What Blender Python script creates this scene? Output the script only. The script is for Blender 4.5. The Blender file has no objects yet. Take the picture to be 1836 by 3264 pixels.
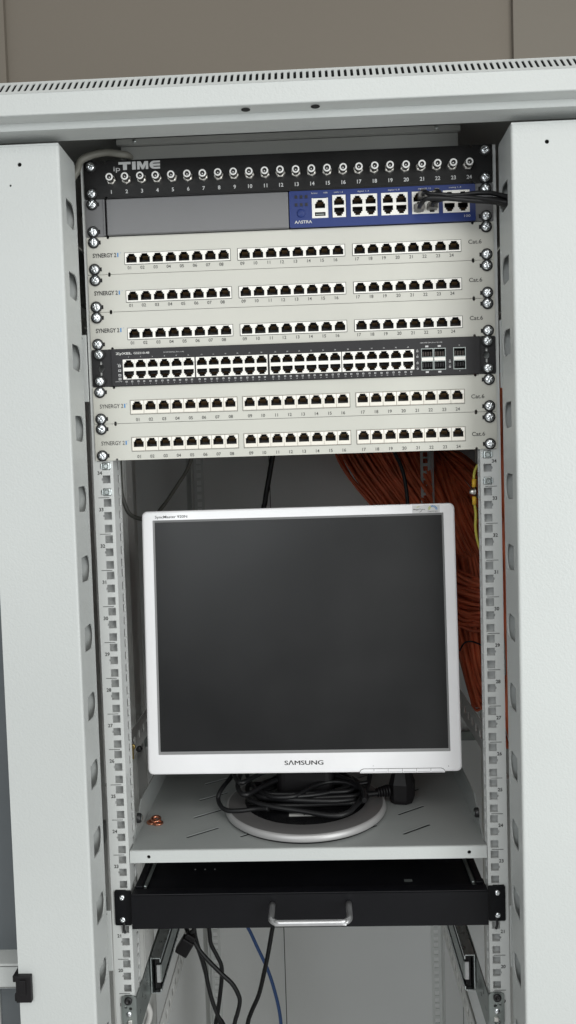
import bpy, bmesh, math, random
from mathutils import Vector, Matrix
random.seed(7)
U = .04445
def zb(n): return (n-1)*U
scene = bpy.context.scene
COL = scene.collection

# ------------------------------------------------------------------ materials
MATS = {}
def mat(name, col, rough=.5, metal=0., bump=0., bscale=400., var=0., vscale=6., spec=.5, coat=0., emit=None, bump_dist=.0005, trans=0., streak=False):
    if name in MATS: return MATS[name]
    m = bpy.data.materials.new(name); m.use_nodes = True
    nt = m.node_tree; b = nt.nodes['Principled BSDF']
    b.inputs['Base Color'].default_value = (*col, 1); b.inputs['Roughness'].default_value = rough
    b.inputs['Metallic'].default_value = metal; b.inputs['Specular IOR Level'].default_value = spec
    if coat: b.inputs['Coat Weight'].default_value = coat; b.inputs['Coat Roughness'].default_value = .15
    if trans: b.inputs['Transmission Weight'].default_value = trans
    tc = nt.nodes.new('ShaderNodeTexCoord')
    if var:
        n = nt.nodes.new('ShaderNodeTexNoise'); n.inputs['Scale'].default_value = vscale; n.inputs['Detail'].default_value = 5
        if streak:
            mp = nt.nodes.new('ShaderNodeMapping'); mp.inputs['Scale'].default_value = streak
            nt.links.new(tc.outputs['Object'], mp.inputs['Vector']); nt.links.new(mp.outputs['Vector'], n.inputs['Vector'])
        else:
            nt.links.new(tc.outputs['Object'], n.inputs['Vector'])
        r = nt.nodes.new('ShaderNodeMapRange')
        r.inputs['From Min'].default_value = .3; r.inputs['From Max'].default_value = .7
        r.inputs['To Min'].default_value = 1-var; r.inputs['To Max'].default_value = 1+var
        nt.links.new(n.outputs['Fac'], r.inputs['Value'])
        mx = nt.nodes.new('ShaderNodeVectorMath'); mx.operation = 'SCALE'
        mx.inputs[0].default_value = col; nt.links.new(r.outputs['Result'], mx.inputs['Scale'])
        nt.links.new(mx.outputs['Vector'], b.inputs['Base Color'])
        r2 = nt.nodes.new('ShaderNodeMapRange')
        r2.inputs['From Min'].default_value = .3; r2.inputs['From Max'].default_value = .7
        r2.inputs['To Min'].default_value = max(.03, rough-.07); r2.inputs['To Max'].default_value = min(1, rough+.07)
        nt.links.new(n.outputs['Fac'], r2.inputs['Value']); nt.links.new(r2.outputs['Result'], b.inputs['Roughness'])
    if bump:
        n = nt.nodes.new('ShaderNodeTexNoise'); n.inputs['Scale'].default_value = bscale; n.inputs['Detail'].default_value = 2
        nt.links.new(tc.outputs['Object'], n.inputs['Vector'])
        bp = nt.nodes.new('ShaderNodeBump'); bp.inputs['Strength'].default_value = bump; bp.inputs['Distance'].default_value = bump_dist
        nt.links.new(n.outputs['Fac'], bp.inputs['Height']); nt.links.new(bp.outputs['Normal'], b.inputs['Normal'])
    MATS[name] = m
    return m
CAB = mat('powder_coat_light_grey', (.565,.585,.575), .42, bump=.34, bscale=420, var=.05, vscale=2.2, bump_dist=.0008)
CABIN = mat('powder_coat_inside', (.70,.70,.68), .5, bump=.3, bscale=350, var=.05, vscale=3)
RAIL = mat('rail_paint', (.64,.655,.645), .4, bump=.15, bscale=400, var=.03, vscale=8)
CREAM = mat('panel_cream', (.595,.588,.535), .38, bump=.12, bscale=600, var=.03, vscale=9)
CREAM2 = mat('panel_cream_cool', (.60,.595,.54), .38, bump=.12, bscale=600, var=.03, vscale=9)
BLACKP = mat('black_panel', (.010,.0095,.0095), .42, spec=.35, bump=.25, bscale=600, var=.2, vscale=12)
CHAR = mat('charcoal_panel', (.021,.020,.022), .45, spec=.35, bump=.2, bscale=700, var=.1, vscale=15)
GREYM = mat('grey_metal_cover', (.175,.175,.18), .42, metal=.15, bump=.15, bscale=700, var=.05, vscale=14)
BLUE = mat('blue_plastic', (.016,.036,.17), .42, spec=.35, bump=.1, bscale=800, var=.05)
BLUED = mat('dark_blue_plastic', (.008,.012,.05), .4)
WHITE = mat('white_jack_plastic', (.92,.90,.85), .4, var=.03, vscale=60)
IVORY = mat('ivory_jack_plastic', (.86,.82,.74), .4, var=.04, vscale=60)
DARK = mat('jack_cavity', (.014,.011,.010), .5)
BROWN = mat('jack_contact_block', (.045,.030,.022), .45)
GOLD = mat('contact_gold', (.45,.28,.10), .35, metal=1)
CHROME = mat('screw_chrome', (.86,.89,.92), .24, metal=1, bump=.1, bscale=900)
NICKEL = mat('nickel_plated', (.86,.84,.80), .34, metal=1, bump=.15, bscale=900)
ZINC = mat('zinc_plated', (.62,.66,.66), .3, metal=1, var=.15, vscale=70)
GALV = mat('galvanised_steel', (.32,.35,.34), .38, metal=.8, var=.2, vscale=30)
RUB = mat('black_washer', (.014,.014,.015), .38)
INK = mat('black_ink', (.03,.03,.03), .5)
INKG = mat('grey_ink', (.07,.07,.065), .5)
INKB = mat('blue_ink', (.08,.26,.55), .5)
INKW = mat('white_ink', (.62,.62,.60), .5)
INKL = mat('silver_ink', (.60,.60,.60), .45)
INKY = mat('yellow_green_ink', (.45,.5,.1), .5)
BEZ = mat('silver_plastic', (.92,.915,.93), .36, metal=.12, bump=.05, bscale=1200, var=.01, vscale=20)
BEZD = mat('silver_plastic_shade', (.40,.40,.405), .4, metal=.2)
SCREEN = mat('lcd_screen', (.011,.011,.0115), .35, spec=.46, var=.10, vscale=5, bump=.10, bscale=1500, bump_dist=.0002)
GLOSS = mat('gloss_black', (.006,.006,.007), .18, spec=.5)
RIM = mat('base_rim_silver', (.46,.455,.455), .42, metal=.4)
BASEG = mat('dark_silver_base', (.17,.165,.165), .38, metal=.4)
CABLE = mat('black_cable', (.009,.009,.010), .42, spec=.35, bump=.2, bscale=500)
ROOFIN = mat('roof_inside_shaded', (.34,.345,.33), .5, bump=.3, bscale=350, var=.06, vscale=4)  # inside grey darkened, so the shade under the lid is in the colour
BACKP = mat('back_panel_lit_grey', (.84,.85,.85), .5, bump=.3, bscale=350, var=.04, vscale=2)  # inside grey lightened, brightness of the lit back put into the colour
GCABLE = mat('grey_cable', (.20,.195,.17), .5)
WCABLE = mat('white_cable', (.62,.61,.59), .45)
BCABLE = mat('blue_cable', (.035,.085,.24), .4)
ORANGE = mat('orange_jacket', (.82,.19,.085), .45, var=.25, vscale=25)
ORANGED = mat('orange_jacket_deep', (.66,.14,.06), .5, var=.25, vscale=25)
YEL = mat('yellow_green_wire', (.42,.38,.05), .45, var=.2, vscale=60)
LUG = mat('yellow_lug', (.62,.38,.03), .4)
COPPER = mat('copper_washer_metal', (.62,.27,.17), .34, metal=1, var=.12, vscale=200)
BRASS = mat('brass', (.55,.40,.14), .35, metal=1)
BLKM = mat('black_steel', (.004,.004,.0055), .42, spec=.22, bump=.2, bscale=500, var=.15, vscale=10)
BLKP = mat('black_plastic', (.008,.007,.008), .5, spec=.3, bump=.2, bscale=800)
ALU = mat('brushed_aluminium', (.62,.62,.63), .33, metal=.85, var=.05, vscale=80)
CLEAR = mat('clear_plug_plastic', (.16,.155,.145), .3, spec=.5, metal=.3)
PAPER = mat('paper_label', (.62,.62,.60), .6)
STICK = mat('clear_sticker', (.68,.68,.68), .25)
SHELF = mat('shelf_paint', (.30,.315,.31), .42, bump=.35, bscale=380, var=.05, vscale=5, bump_dist=.0006)
WALLM = mat('beige_wall_paint', (.245,.215,.178), .8, bump=.5, bscale=60, var=.03, vscale=1.2, bump_dist=.001)
WALLR = mat('beige_wall_paint_right', (.25,.225,.19), .8, bump=.5, bscale=60, var=.03, vscale=1.2, bump_dist=.001)  # slightly lighter beige for the right wall section
FLOORM = mat('grey_floor', (.66,.66,.66), .5, var=.08, vscale=4)
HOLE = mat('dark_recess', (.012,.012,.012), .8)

# ------------------------------------------------------------------ mesh builder
_fonth = {}
def curve_mesh(polys, half):
    cu = bpy.data.curves.new('tmp', 'CURVE'); cu.dimensions = '2D'; cu.fill_mode = 'BOTH'; cu.extrude = half*1000
    for p in polys:
        s = cu.splines.new('POLY'); s.points.add(len(p)-1); s.use_cyclic_u = True
        for i, (a, b) in enumerate(p): s.points[i].co = (a*1000, b*1000, 0, 1)
    o = bpy.data.objects.new('tmp', cu); COL.objects.link(o)
    dg = bpy.context.evaluated_depsgraph_get()
    me = bpy.data.meshes.new_from_object(o.evaluated_get(dg)); me.transform(Matrix.Scale(.001, 4))
    bpy.data.objects.remove(o); bpy.data.curves.remove(cu)
    return me
def text_mesh(body, offset=0., res=3):
    cu = bpy.data.curves.new('tmp', 'FONT'); cu.body = body; cu.size = 1; cu.offset = offset; cu.resolution_u = res
    o = bpy.data.objects.new('tmp', cu); COL.objects.link(o)
    dg = bpy.context.evaluated_depsgraph_get()
    me = bpy.data.meshes.new_from_object(o.evaluated_get(dg))
    bpy.data.objects.remove(o); bpy.data.curves.remove(cu)
    return me
ORI = {'xz': Matrix(((1,0,0,0),(0,0,-1,0),(0,1,0,0),(0,0,0,1))),
       'yz': Matrix(((0,0,1,0),(1,0,0,0),(0,1,0,0),(0,0,0,1))),
       'xy': Matrix.Identity(4)}
class MB:
    def __init__(s): s.bm = bmesh.new(); s.mats = []
    def mi(s, m):
        if m not in s.mats: s.mats.append(m)
        return s.mats.index(m)
    def face(s, pts, m, smooth=False):
        f = s.bm.faces.new([s.bm.verts.new(p) for p in pts]); f.material_index = s.mi(m); f.smooth = smooth; return f
    def box(s, x0, x1, y0, y1, z0, z1, m, bev=0., M=None):
        i = s.mi(m)
        vs = [s.bm.verts.new(Vector((x,y,z))) for x in (x0,x1) for y in (y0,y1) for z in (z0,z1)]
        fs = []
        for q in ((0,1,3,2),(4,6,7,5),(0,4,5,1),(2,3,7,6),(0,2,6,4),(1,5,7,3)):
            f = s.bm.faces.new([vs[k] for k in q]); f.material_index = i; fs.append(f)
        if bev:
            es = list({e for f in fs for e in f.edges})
            r = bmesh.ops.bevel(s.bm, geom=es, offset=bev, segments=2, profile=.5, affect='EDGES')
            for f in r['faces']: f.material_index = i
            vs = list({v for f in r['faces'] for v in f.verts} | {v for v in vs if v.is_valid})
        if M is not None:
            for v in vs:
                if v.is_valid: v.co = M @ v.co
        return s
    def add(s, me, M, m, smooth=False):
        i = s.mi(m); me.transform(M)
        n0 = len(s.bm.faces); s.bm.from_mesh(me); s.bm.faces.ensure_lookup_table()
        for f in s.bm.faces[n0:]: f.material_index = i; f.smooth = smooth
        bpy.data.meshes.remove(me); return s
    def plate(s, plane, polys, d0, d1, m):
        """polygons in plane, extruded from d0 to d1 along the plane's third axis"""
        me = curve_mesh(polys, abs(d1-d0)/2); c = (d0+d1)/2
        T = {'xz': Matrix.Translation((0,c,0)), 'yz': Matrix.Translation((c,0,0)), 'xy': Matrix.Translation((0,0,c))}[plane]
        return s.add(me, T @ ORI[plane], m)
    def grid(s, plane, outer, holes, d0, d1, m):
        """rectangle with rectangular holes, as a clean grid of quads"""
        R5 = lambda v: round(v, 6)
        xs = sorted({R5(v) for r in [outer]+holes for v in r[:2]}); zs = sorted({R5(v) for r in [outer]+holes for v in r[2:]})
        xs = [v for v in xs if outer[0]-1e-6 <= v <= outer[1]+1e-6]; zs = [v for v in zs if outer[2]-1e-6 <= v <= outer[3]+1e-6]
        nx, nz = len(xs)-1, len(zs)-1
        solid = [[True]*nz for _ in range(nx)]
        for h in holes:
            for i in range(nx):
                cx = (xs[i]+xs[i+1])/2
                if not h[0] < cx < h[1]: continue
                for j in range(nz):
                    if h[2] < (zs[j]+zs[j+1])/2 < h[3]: solid[i][j] = False
        P = (lambda a,b,d: (a,d,b)) if plane == 'xz' else ((lambda a,b,d: (d,a,b)) if plane == 'yz' else (lambda a,b,d: (a,b,d)))
        V = {}; i_m = s.mi(m)
        def v(i,j,d):
            k = (i,j,d)
            if k not in V: V[k] = s.bm.verts.new(P(xs[i],zs[j],d))
            return V[k]
        def f(*q): s.bm.faces.new(q).material_index = i_m
        ok = lambda i,j: 0 <= i < nx and 0 <= j < nz and solid[i][j]
        for i in range(nx):
            for j in range(nz):
                if not solid[i][j]: continue
                f(v(i,j,d0),v(i+1,j,d0),v(i+1,j+1,d0),v(i,j+1,d0)); f(v(i,j,d1),v(i,j+1,d1),v(i+1,j+1,d1),v(i+1,j,d1))
                if not ok(i-1,j): f(v(i,j,d0),v(i,j+1,d0),v(i,j+1,d1),v(i,j,d1))
                if not ok(i+1,j): f(v(i+1,j,d0),v(i+1,j,d1),v(i+1,j+1,d1),v(i+1,j+1,d0))
                if not ok(i,j-1): f(v(i,j,d0),v(i,j,d1),v(i+1,j,d1),v(i+1,j,d0))
                if not ok(i,j+1): f(v(i,j+1,d0),v(i+1,j+1,d0),v(i+1,j+1,d1),v(i,j+1,d1))
        return s
    def text(s, body, x0, x1, zc, h, y, m, offset=0., align='fit', rot=0):
        me = text_mesh(body, offset)
        if not me.vertices: bpy.data.meshes.remove(me); return s
        xs = [v.co.x for v in me.vertices]; ys = [v.co.y for v in me.vertices]
        a, b, c, d = min(xs), max(xs), min(ys), max(ys)
        caps = .72
        sy = h/caps
        if x1 is None: sx = sy*1.0; cx = x0
        else: sx = (x1-x0)/(b-a); cx = (x0+x1)/2
        M = Matrix.Translation((cx, y, zc)) @ ORI['xz'] @ Matrix.Rotation(rot, 4, 'Z') @ Matrix.Diagonal((sx, sy, 1, 1)) @ Matrix.Translation((-(a+b)/2, -caps/2, 0))
        return s.add(me, M, m)
    def textM(s, body, M, w, h, m, offset=0.):
        me = text_mesh(body, offset)
        xs = [v.co.x for v in me.vertices]; a, b = min(xs), max(xs)
        return s.add(me, M @ Matrix.Diagonal((w/(b-a), h/.72, 1, 1)) @ Matrix.Translation((-(a+b)/2, -.36, 0)), m)
    def tube(s, pts, r, m, seg=8, sub=5, cap=True, rfun=None):
        P = smooth_path(pts, sub); i = s.mi(m); n = len(P)
        t = (P[1]-P[0]).normalized(); up = Vector((0,0,1)) if abs(t.z) < .9 else Vector((1,0,0))
        u = t.cross(up).normalized(); rings = []
        for k in range(n):
            t = (P[min(k+1,n-1)]-P[max(k-1,0)]).normalized()
            u = (u - t*u.dot(t)).normalized(); v = t.cross(u)
            rr = r if rfun is None else rfun(k/(n-1))
            rings.append([s.bm.verts.new(P[k] + (u*math.cos(a)+v*math.sin(a))*rr) for a in [2*math.pi*q/seg for q in range(seg)]])
        for A, B in zip(rings, rings[1:]):
            for q in range(seg):
                f = s.bm.faces.new((A[q], A[(q+1)%seg], B[(q+1)%seg], B[q])); f.material_index = i; f.smooth = True
        if cap:
            for R in (rings[0][::-1], rings[-1]):
                f = s.bm.faces.new(R); f.material_index = i
        return s
    def lathe(s, prof, m, M=Matrix.Identity(4), seg=24, smooth=True, closed=False):
        """prof: list of (r, h[, mat]); axis = local z"""
        rings = []
        for q in prof:
            r, h = q[0], q[1]
            if r < 1e-7: rings.append([s.bm.verts.new(M @ Vector((0,0,h)))])
            else: rings.append([s.bm.verts.new(M @ Vector((r*math.cos(2*math.pi*k/seg), r*math.sin(2*math.pi*k/seg), h))) for k in range(seg)])
        for j, (A, B) in enumerate(zip(rings, rings[1:])):
            mm = prof[j][2] if len(prof[j]) > 2 else m
            i = s.mi(mm)
            for k in range(seg):
                k2 = (k+1) % seg
                if len(A) == 1 and len(B) == 1: continue
                if len(A) == 1: vs = (A[0], B[k], B[k2])
                elif len(B) == 1: vs = (A[k], A[k2], B[0])
                else: vs = (A[k], A[k2], B[k2], B[k])
                f = s.bm.faces.new(vs); f.material_index = i; f.smooth = smooth
        return s
    def mesh(s, name, bevel=0):
        bmesh.ops.recalc_face_normals(s.bm, faces=s.bm.faces[:])
        me = bpy.data.meshes.new(name); s.bm.to_mesh(me); s.bm.free()
        for m in s.mats: me.materials.append(m)
        return me
    def build(s, name, parent=None, loc=None, M=None):
        return link(name, s.mesh(name), parent, loc, M)
def smooth_path(pts, sub):
    P = [Vector(p) for p in pts]
    if sub <= 1: return P
    out = []
    for i in range(len(P)-1):
        p0, p1, p2, p3 = P[max(i-1,0)], P[i], P[i+1], P[min(i+2,len(P)-1)]
        for k in range(sub):
            t = k/sub
            out.append(.5*((2*p1)+(-p0+p2)*t+(2*p0-5*p1+4*p2-p3)*t*t+(-p0+3*p1-3*p2+p3)*t**3))
    out.append(P[-1]); return out
def link(name, data, parent=None, loc=None, M=None):
    o = bpy.data.objects.new(name, data); COL.objects.link(o)
    if parent: o.parent = parent
    if loc: o.location = loc
    if M is not None: o.matrix_basis = M
    return o
def tag(o, label, cat, group=None, kind=None):
    if label: o['label'] = label
    if cat: o['category'] = cat
    if group: o['group'] = group
    if kind: o['kind'] = kind
    return o
def thing(name, label, cat, group=None, loc=(0,0,0)):
    o = bpy.data.objects.new(name, None); COL.objects.link(o); o.location = loc; o.empty_display_size = .02
    return tag(o, label, cat, group)
def rect(x0, x1, z0, z1): return [(x0,z0),(x1,z0),(x1,z1),(x0,z1)]
def rrect(x0, x1, z0, z1, r, n=4):
    p = []
    for cx, cz, a in ((x1-r,z0+r,-90),(x1-r,z1-r,0),(x0+r,z1-r,90),(x0+r,z0+r,180)):
        for k in range(n+1):
            t = math.radians(a+90*k/n); p.append((cx+r*math.cos(t), cz+r*math.sin(t)))
    return p
def circ(cx, cz, r, n=16): return [(cx+r*math.cos(2*math.pi*k/n), cz+r*math.sin(2*math.pi*k/n)) for k in range(n)]
YM = Matrix(((1,0,0,0),(0,0,1,0),(0,-1,0,0),(0,0,0,1)))   # local z -> world -y (towards the viewer)
YM = Matrix.Rotation(math.radians(90), 4, 'X')            # z axis -> -y

# ------------------------------------------------------------------ screws
def screw_head_mesh(R=.0053, H=.0030, cross=True):
    b = MB(); nr, ns = 11, 40
    rings = []
    for j in range(nr+1):
        rr = R*j/nr; row = []
        for k in range(ns if j else 1):
            a = 2*math.pi*k/ns; x, z = rr*math.cos(a), rr*math.sin(a)
            h = H*math.sqrt(max(0, 1-(rr/R)**2*.92))
            if cross and rr < R*.62:
                w = R*.15
                if min(abs(x), abs(z)) < w: h -= .0008*(1-rr/(R*.68))**.5
            row.append(b.bm.verts.new((x, -h, z)))
        rings.append(row)
    base = [b.bm.verts.new((R*math.cos(2*math.pi*k/ns), .0, R*math.sin(2*math.pi*k/ns))) for k in range(ns)]
    rings.append(base); i = b.mi(CHROME)
    for A, B in zip(rings, rings[1:]):
        for k in range(ns):
            k2 = (k+1) % ns
            f = b.bm.faces.new((A[0],B[k],B[k2]) if len(A)==1 else (A[k],A[k2],B[k2],B[k])); f.material_index = i; f.smooth = True
    return b.mesh('screw_head')
def washer_mesh():
    b = MB()
    b.lathe([(.0030,.0),(.0066,.0),(.0068,.0012),(.0062,.0022),(.0050,.0016),(.0030,.0016)], RUB, YM, 28)
    b.box(.0045,.0083,-.0008,0,-.0022,.0022, HOLE)  # dark tab stands in for the shadow in the slot hole
    return b.mesh('washer')
HEAD = screw_head_mesh(); WASH = washer_mesh(); SMALLHEAD = screw_head_mesh(.0036,.0026)
def screw(parent, x, z, y=-.0022, side=1, small=False, wash=True):
    a = random.uniform(-1, 1)
    s = link('screw', SMALLHEAD if small else HEAD, parent, (x, y-(0 if small else .0014), z))
    s.rotation_euler = (random.uniform(-.08,.08), a, random.uniform(-.06,.06))
    if wash and not small:
        w = link('washer', WASH, s); w.matrix_basis = s.matrix_basis.inverted() @ Matrix.Translation((x,y,z)) @ (Matrix.Rotation(math.pi,4,'Y') if side>0 else Matrix.Identity(4))
        # keep washer upright whatever the head's turn
    return s
def four_screws(parent, n, y=-.0022):
    for sx in (-1, 1):
        for dz in (.00635, .0381):
            screw(parent, sx*(.2326), zb(n)+dz+random.uniform(-.0003,.0003), y, side=sx)

# ------------------------------------------------------------------ jacks
def jack_mesh(w, h, hole, face, depth=.010, gap=0., lip=False, wall=DARK, ledge=BROWN):
    b = MB()
    b.plate('xz', [rect(-w/2+gap, w/2-gap, 0+gap, h-gap), hole], -.0008, .0, face)
    n = len(hole)
    for k in range(n):
        (x0,z0),(x1,z1) = hole[k], hole[(k+1)%n]
        b.face([(x0,0,z0),(x1,0,z1),(x1,depth,z1),(x0,depth,z0)], wall)
    b.face([(x,depth,z) for x, z in hole], wall)
    return b
def tee(w1, w2, w3, z0, z1, z2, z3, flip=0.):
    p = [(-w1,z0),(w1,z0),(w1,z1),(w2,z1),(w2,z2),(w3,z2),(w3,z3),(-w3,z3),(-w3,z2),(-w2,z2),(-w2,z1),(-w1,z1)]
    if flip: p = [(x, flip-z) for x, z in p][::-1]
    return p
def contacts_mesh(z0, z1, flip=0., w=.0078):
    b = MB(); f = (lambda z: flip-z) if flip else (lambda z: z)
    za, zc = f(z0), f(z1)
    b.face([(-w/2,.0055,za),(w/2,.0055,za),(w/2,.0018,zc),(-w/2,.0018,zc)], BROWN)
    for k in range(8):
        x = (k-3.5)*w/8
        b.face([(x-.00022,.0052,za),(x+.00022,.0052,za),(x+.00022,.0015,zc),(x-.00022,.0015,zc)], GOLD)
    return b.mesh('contacts')
mmv = .001
JA = jack_mesh(.01574,.0131, tee(.0063,.0048,.0035,.0016,.0084,.0103,.0122), WHITE).mesh('jack')
JAc = contacts_mesh(.0062,.0094,w=.0066)
b = jack_mesh(.0161,.0164, tee(.0061,.0047,.0033,.0049,.0114,.0134,.0153), IVORY, gap=.0002, ledge=BROWN)
b.box(-.0078,.0078,-.0016,-.0008,.0006,.0044, IVORY, .0002)
b.box(-.0074,-.0046,-.0012,-.0008,.0118,.0158, WHITE); b.box(.0046,.0074,-.0012,-.0008,.0118,.0158, WHITE)
JB = b.mesh('jack'); JBc = contacts_mesh(.0085,.0125,w=.0070)
JC = jack_mesh(.0142,.01185, tee(.0060,.0048,.0032,.0021,.0070,.0088,.0110), WHITE).mesh('jack')
JCf = jack_mesh(.0142,.01185, tee(.0060,.0048,.0032,.0021,.0070,.0088,.0110,flip=.01185), WHITE).mesh('jack')
JCc = contacts_mesh(.0055,.0085,w=.006); JCcf = contacts_mesh(.0055,.0085,flip=.01185,w=.006)
JP = jack_mesh(.0156,.0130, tee(.0059,.0044,.0028,.0015,.0070,.0092,.0112), WHITE).mesh('jack')
JPf = jack_mesh(.0156,.0130, tee(.0059,.0044,.0028,.0015,.0070,.0092,.0112,flip=.0130), WHITE).mesh('jack')
JPc = contacts_mesh(.0060,.0090); JPcf = contacts_mesh(.0060,.0090,flip=.0130)
def put_jack(parent, me, cme, x, y, z):
    j = link('jack', me, parent, (x,y,z)); link('contacts', cme, j); return j

# ------------------------------------------------------------------ cabinet
cab = thing('server_cabinet', 'light grey steel rack cabinet with slotted top cover holding all the rack equipment', 'cabinet')
XL, XR, YF, YB = -.333, .333, -.087, -.028
def dhole(zc):
    p = [(-.0685,zc-.0140),(-.046,zc-.0150)]
    for k in range(1,8):
        a = math.radians(-90+180*k/8); p.append((-.046+.0125*math.cos(a), zc+.0150*math.sin(a)))
    p += [(-.046,zc+.0150),(-.0685,zc+.0140)]
    return p
ZTOP, ZBOT = 1.8565, -.05
for sx in (-1, 1):
    xi = .2446 if sx < 0 else .2425
    b = MB()
    # front face, rounded vertical corner, perforated inner face, outer face, top
    fh = [circ(sx*.2885, 1.8345, .0023), circ(sx*.2995, 1.8125, .0012)] if sx < 0 else [circ(.2805, 1.8345, .0023)]
    b.plate('xz', [rect(min(sx*(xi+.003),sx*.333), max(sx*(xi+.003),sx*.333), ZBOT, ZTOP-.003)]+fh, YF, YF+.0015, CAB)
    i = b.mi(CAB)
    prof = [(sx*(xi+.003)-sx*.003*math.sin(math.radians(a)), YF+.003-.003*math.cos(math.radians(a))) for a in (0,22.5,45,67.5,90)]
    for (xa,ya),(xb,yb) in zip(prof, prof[1:]): b.face([(xa,ya,ZBOT),(xb,yb,ZBOT),(xb,yb,ZTOP-.003),(xa,ya,ZTOP-.003)], CAB, True)
    holes = [dhole(1.7895-.0805*k) for k in range(0, 22)]
    b.plate('yz', [rect(YF+.003, YB, ZBOT, ZTOP-.003)]+holes, sx*xi, sx*(xi+.0015), CAB)
    b.box(*sorted((sx*.3315,sx*.333)), YF+.0016, YB, ZBOT, ZTOP-.003, CAB)
    b.box(*sorted((sx*(xi+.0016),sx*(xi+.014))), YB-.0015, YB, ZBOT, ZTOP-.003, CAB)
    b.box(*sorted((sx*(xi+.0005),sx*.333)), YF+.0005, YB, ZTOP-.0029, ZTOP, CAB, .0008)
    c = b.build('front_column', cab)
    # black plates standing in for the shade behind small round holes
    b = MB()
    for hc in fh:
        cx = sum(p[0] for p in hc)/len(hc); cz = sum(p[1] for p in hc)/len(hc)
        b.box(cx-.004, cx+.004, YF+.004, YF+.005, cz-.004, cz+.004, HOLE)
    b.build('hole_backing', c)
# top cover : chamfered front with vent slots
b = MB()
CX0, CX1, ZC0 = -.46, .46, 1.8943
s45 = math.radians(45)
L45 = .0213*math.sqrt(2)
n = int((CX1-CX0)/.0066)
slots = [rrect(CX0+.004+k*.0066, CX0+.004+k*.0066+.0030, .0058, L45-.0045, .0012, 2) for k in range(n)]
me = curve_mesh([rect(CX0, CX1, 0, L45)]+slots, .0005)
b.add(me, Matrix.Translation((0,-.1195,ZC0)) @ ORI['xz'] @ Matrix.Rotation(0,4,'X') @ Matrix.Rotation(-s45,4,'X'), CAB)
cov = b.build('top_cover', cab)
b = MB()
b.plate('xz', [rect(CX0, CX1, 1.8735, ZC0-.0004)], -.1205, -.119, CAB)
for k in range(4):   # rounded lower edge
    a0, a1 = math.radians(22.5*k), math.radians(22.5*(k+1))
    p = [(-.1190-.0015*math.cos(a), 1.8735-.0015*math.sin(a)) for a in (a0,a1)]
    b.face([(CX0,p[0][0],p[0][1]),(CX1,p[0][0],p[0][1]),(CX1,p[1][0],p[1][1]),(CX0,p[1][0],p[1][1])], CAB, True)
b.box(CX0, CX1, -.1190, -.1005, 1.8720, 1.8732, CAB)
b.box(CX0, CX1, -.1005, -.0990, 1.8645, 1.8732, CAB, .0005)
b.box(CX0, CX1, -.0990, -.0700, 1.8645, 1.8657, CAB)
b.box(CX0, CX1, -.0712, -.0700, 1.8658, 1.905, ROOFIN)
for xx in (-.0383, .0347): b.lathe([(.0048,-.0003),(0,-.0003)], HOLE, Matrix.Translation((xx,-.1105,1.8719)), 20)
b.build('front_lip', cov)
b = MB()
b.box(CX0, CX1, -.098, .88, 1.9150, 1.9165, CAB)
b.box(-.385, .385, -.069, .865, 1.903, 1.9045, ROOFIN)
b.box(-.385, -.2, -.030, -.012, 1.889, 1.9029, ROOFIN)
b.build('roof_panel', cab)
b = MB()
for k, xx in enumerate([CX0+.02*i for i in range(0,46)]): pass
b.box(CX0, CX1, -.085, -.084, ZC0-.001, 1.914, HOLE)  # dark sheet added behind the vent slots in place of their shade
b.build('vent_shadow_sheet', cov)
# cross beam in front of roof, behind first panel
b = MB()
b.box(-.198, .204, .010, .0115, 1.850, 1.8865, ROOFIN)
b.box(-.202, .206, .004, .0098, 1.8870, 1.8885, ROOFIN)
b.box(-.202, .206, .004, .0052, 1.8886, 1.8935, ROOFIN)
b.lathe([(.0042,0),(.0042,.002),(0,.0022)], RUB, Matrix.Translation((-.1885,.0098,1.8745)) @ YM, 16)
b.lathe([(.0022,0),(.0020,.0016),(0,.002)], ZINC, Matrix.Translation((-.180,.004,1.8905)) @ YM, 12)
b.lathe([(.0022,0),(.0020,.0016),(0,.002)], ZINC, Matrix.Translation((.178,.004,1.8905)) @ YM, 12)
b.build('roof_crossbeam', cab)
# side, back and bottom panels
for sx in (-1,1):
    b = MB(); b.box(*sorted((sx*.385,sx*.3865)), -.02, .865, ZBOT, 1.90, CABIN)
    if sx > 0: b.box(.3335, .3845, -.03, -.0285, ZBOT, 1.90, CABIN)
    b.build('side_panel', cab)
b = MB()
b.box(-.384, -.0797, .860, .8615, ZBOT, 1.90, BACKP); b.box(-.0779, .384, .860, .8615, ZBOT, 1.90, BACKP)
b.box(-.10, -.05, .864, .866, ZBOT, 1.90, HOLE)
b.box(.3318, .3328, .8590, .8597, ZBOT, .46, INKG)
b.box(-.384, .384, .850, .859, .870, .890, GALV)
b.build('back_panel', cab)
b = MB(); b.box(-.384, .384, -.08, .865, -.06, -.051, CABIN); b.build('bottom_panel', cab)
# inner frame post
for sx in (-1,):
    b = MB()
    b.plate('yz', [rect(.30,.345,ZBOT,1.90)]+[circ(.322,1.46-.36*k,.003) for k in range(4)], sx*.2755, sx*.277, CABIN)
    b.box(*sorted((sx*.2775,sx*.33)), .30, .3015, ZBOT, 1.90, CABIN)
    b.box(*sorted((sx*.2775,sx*.33)), .3435, .345, ZBOT, 1.90, CABIN)
    b.build('frame_post', cab)
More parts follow.
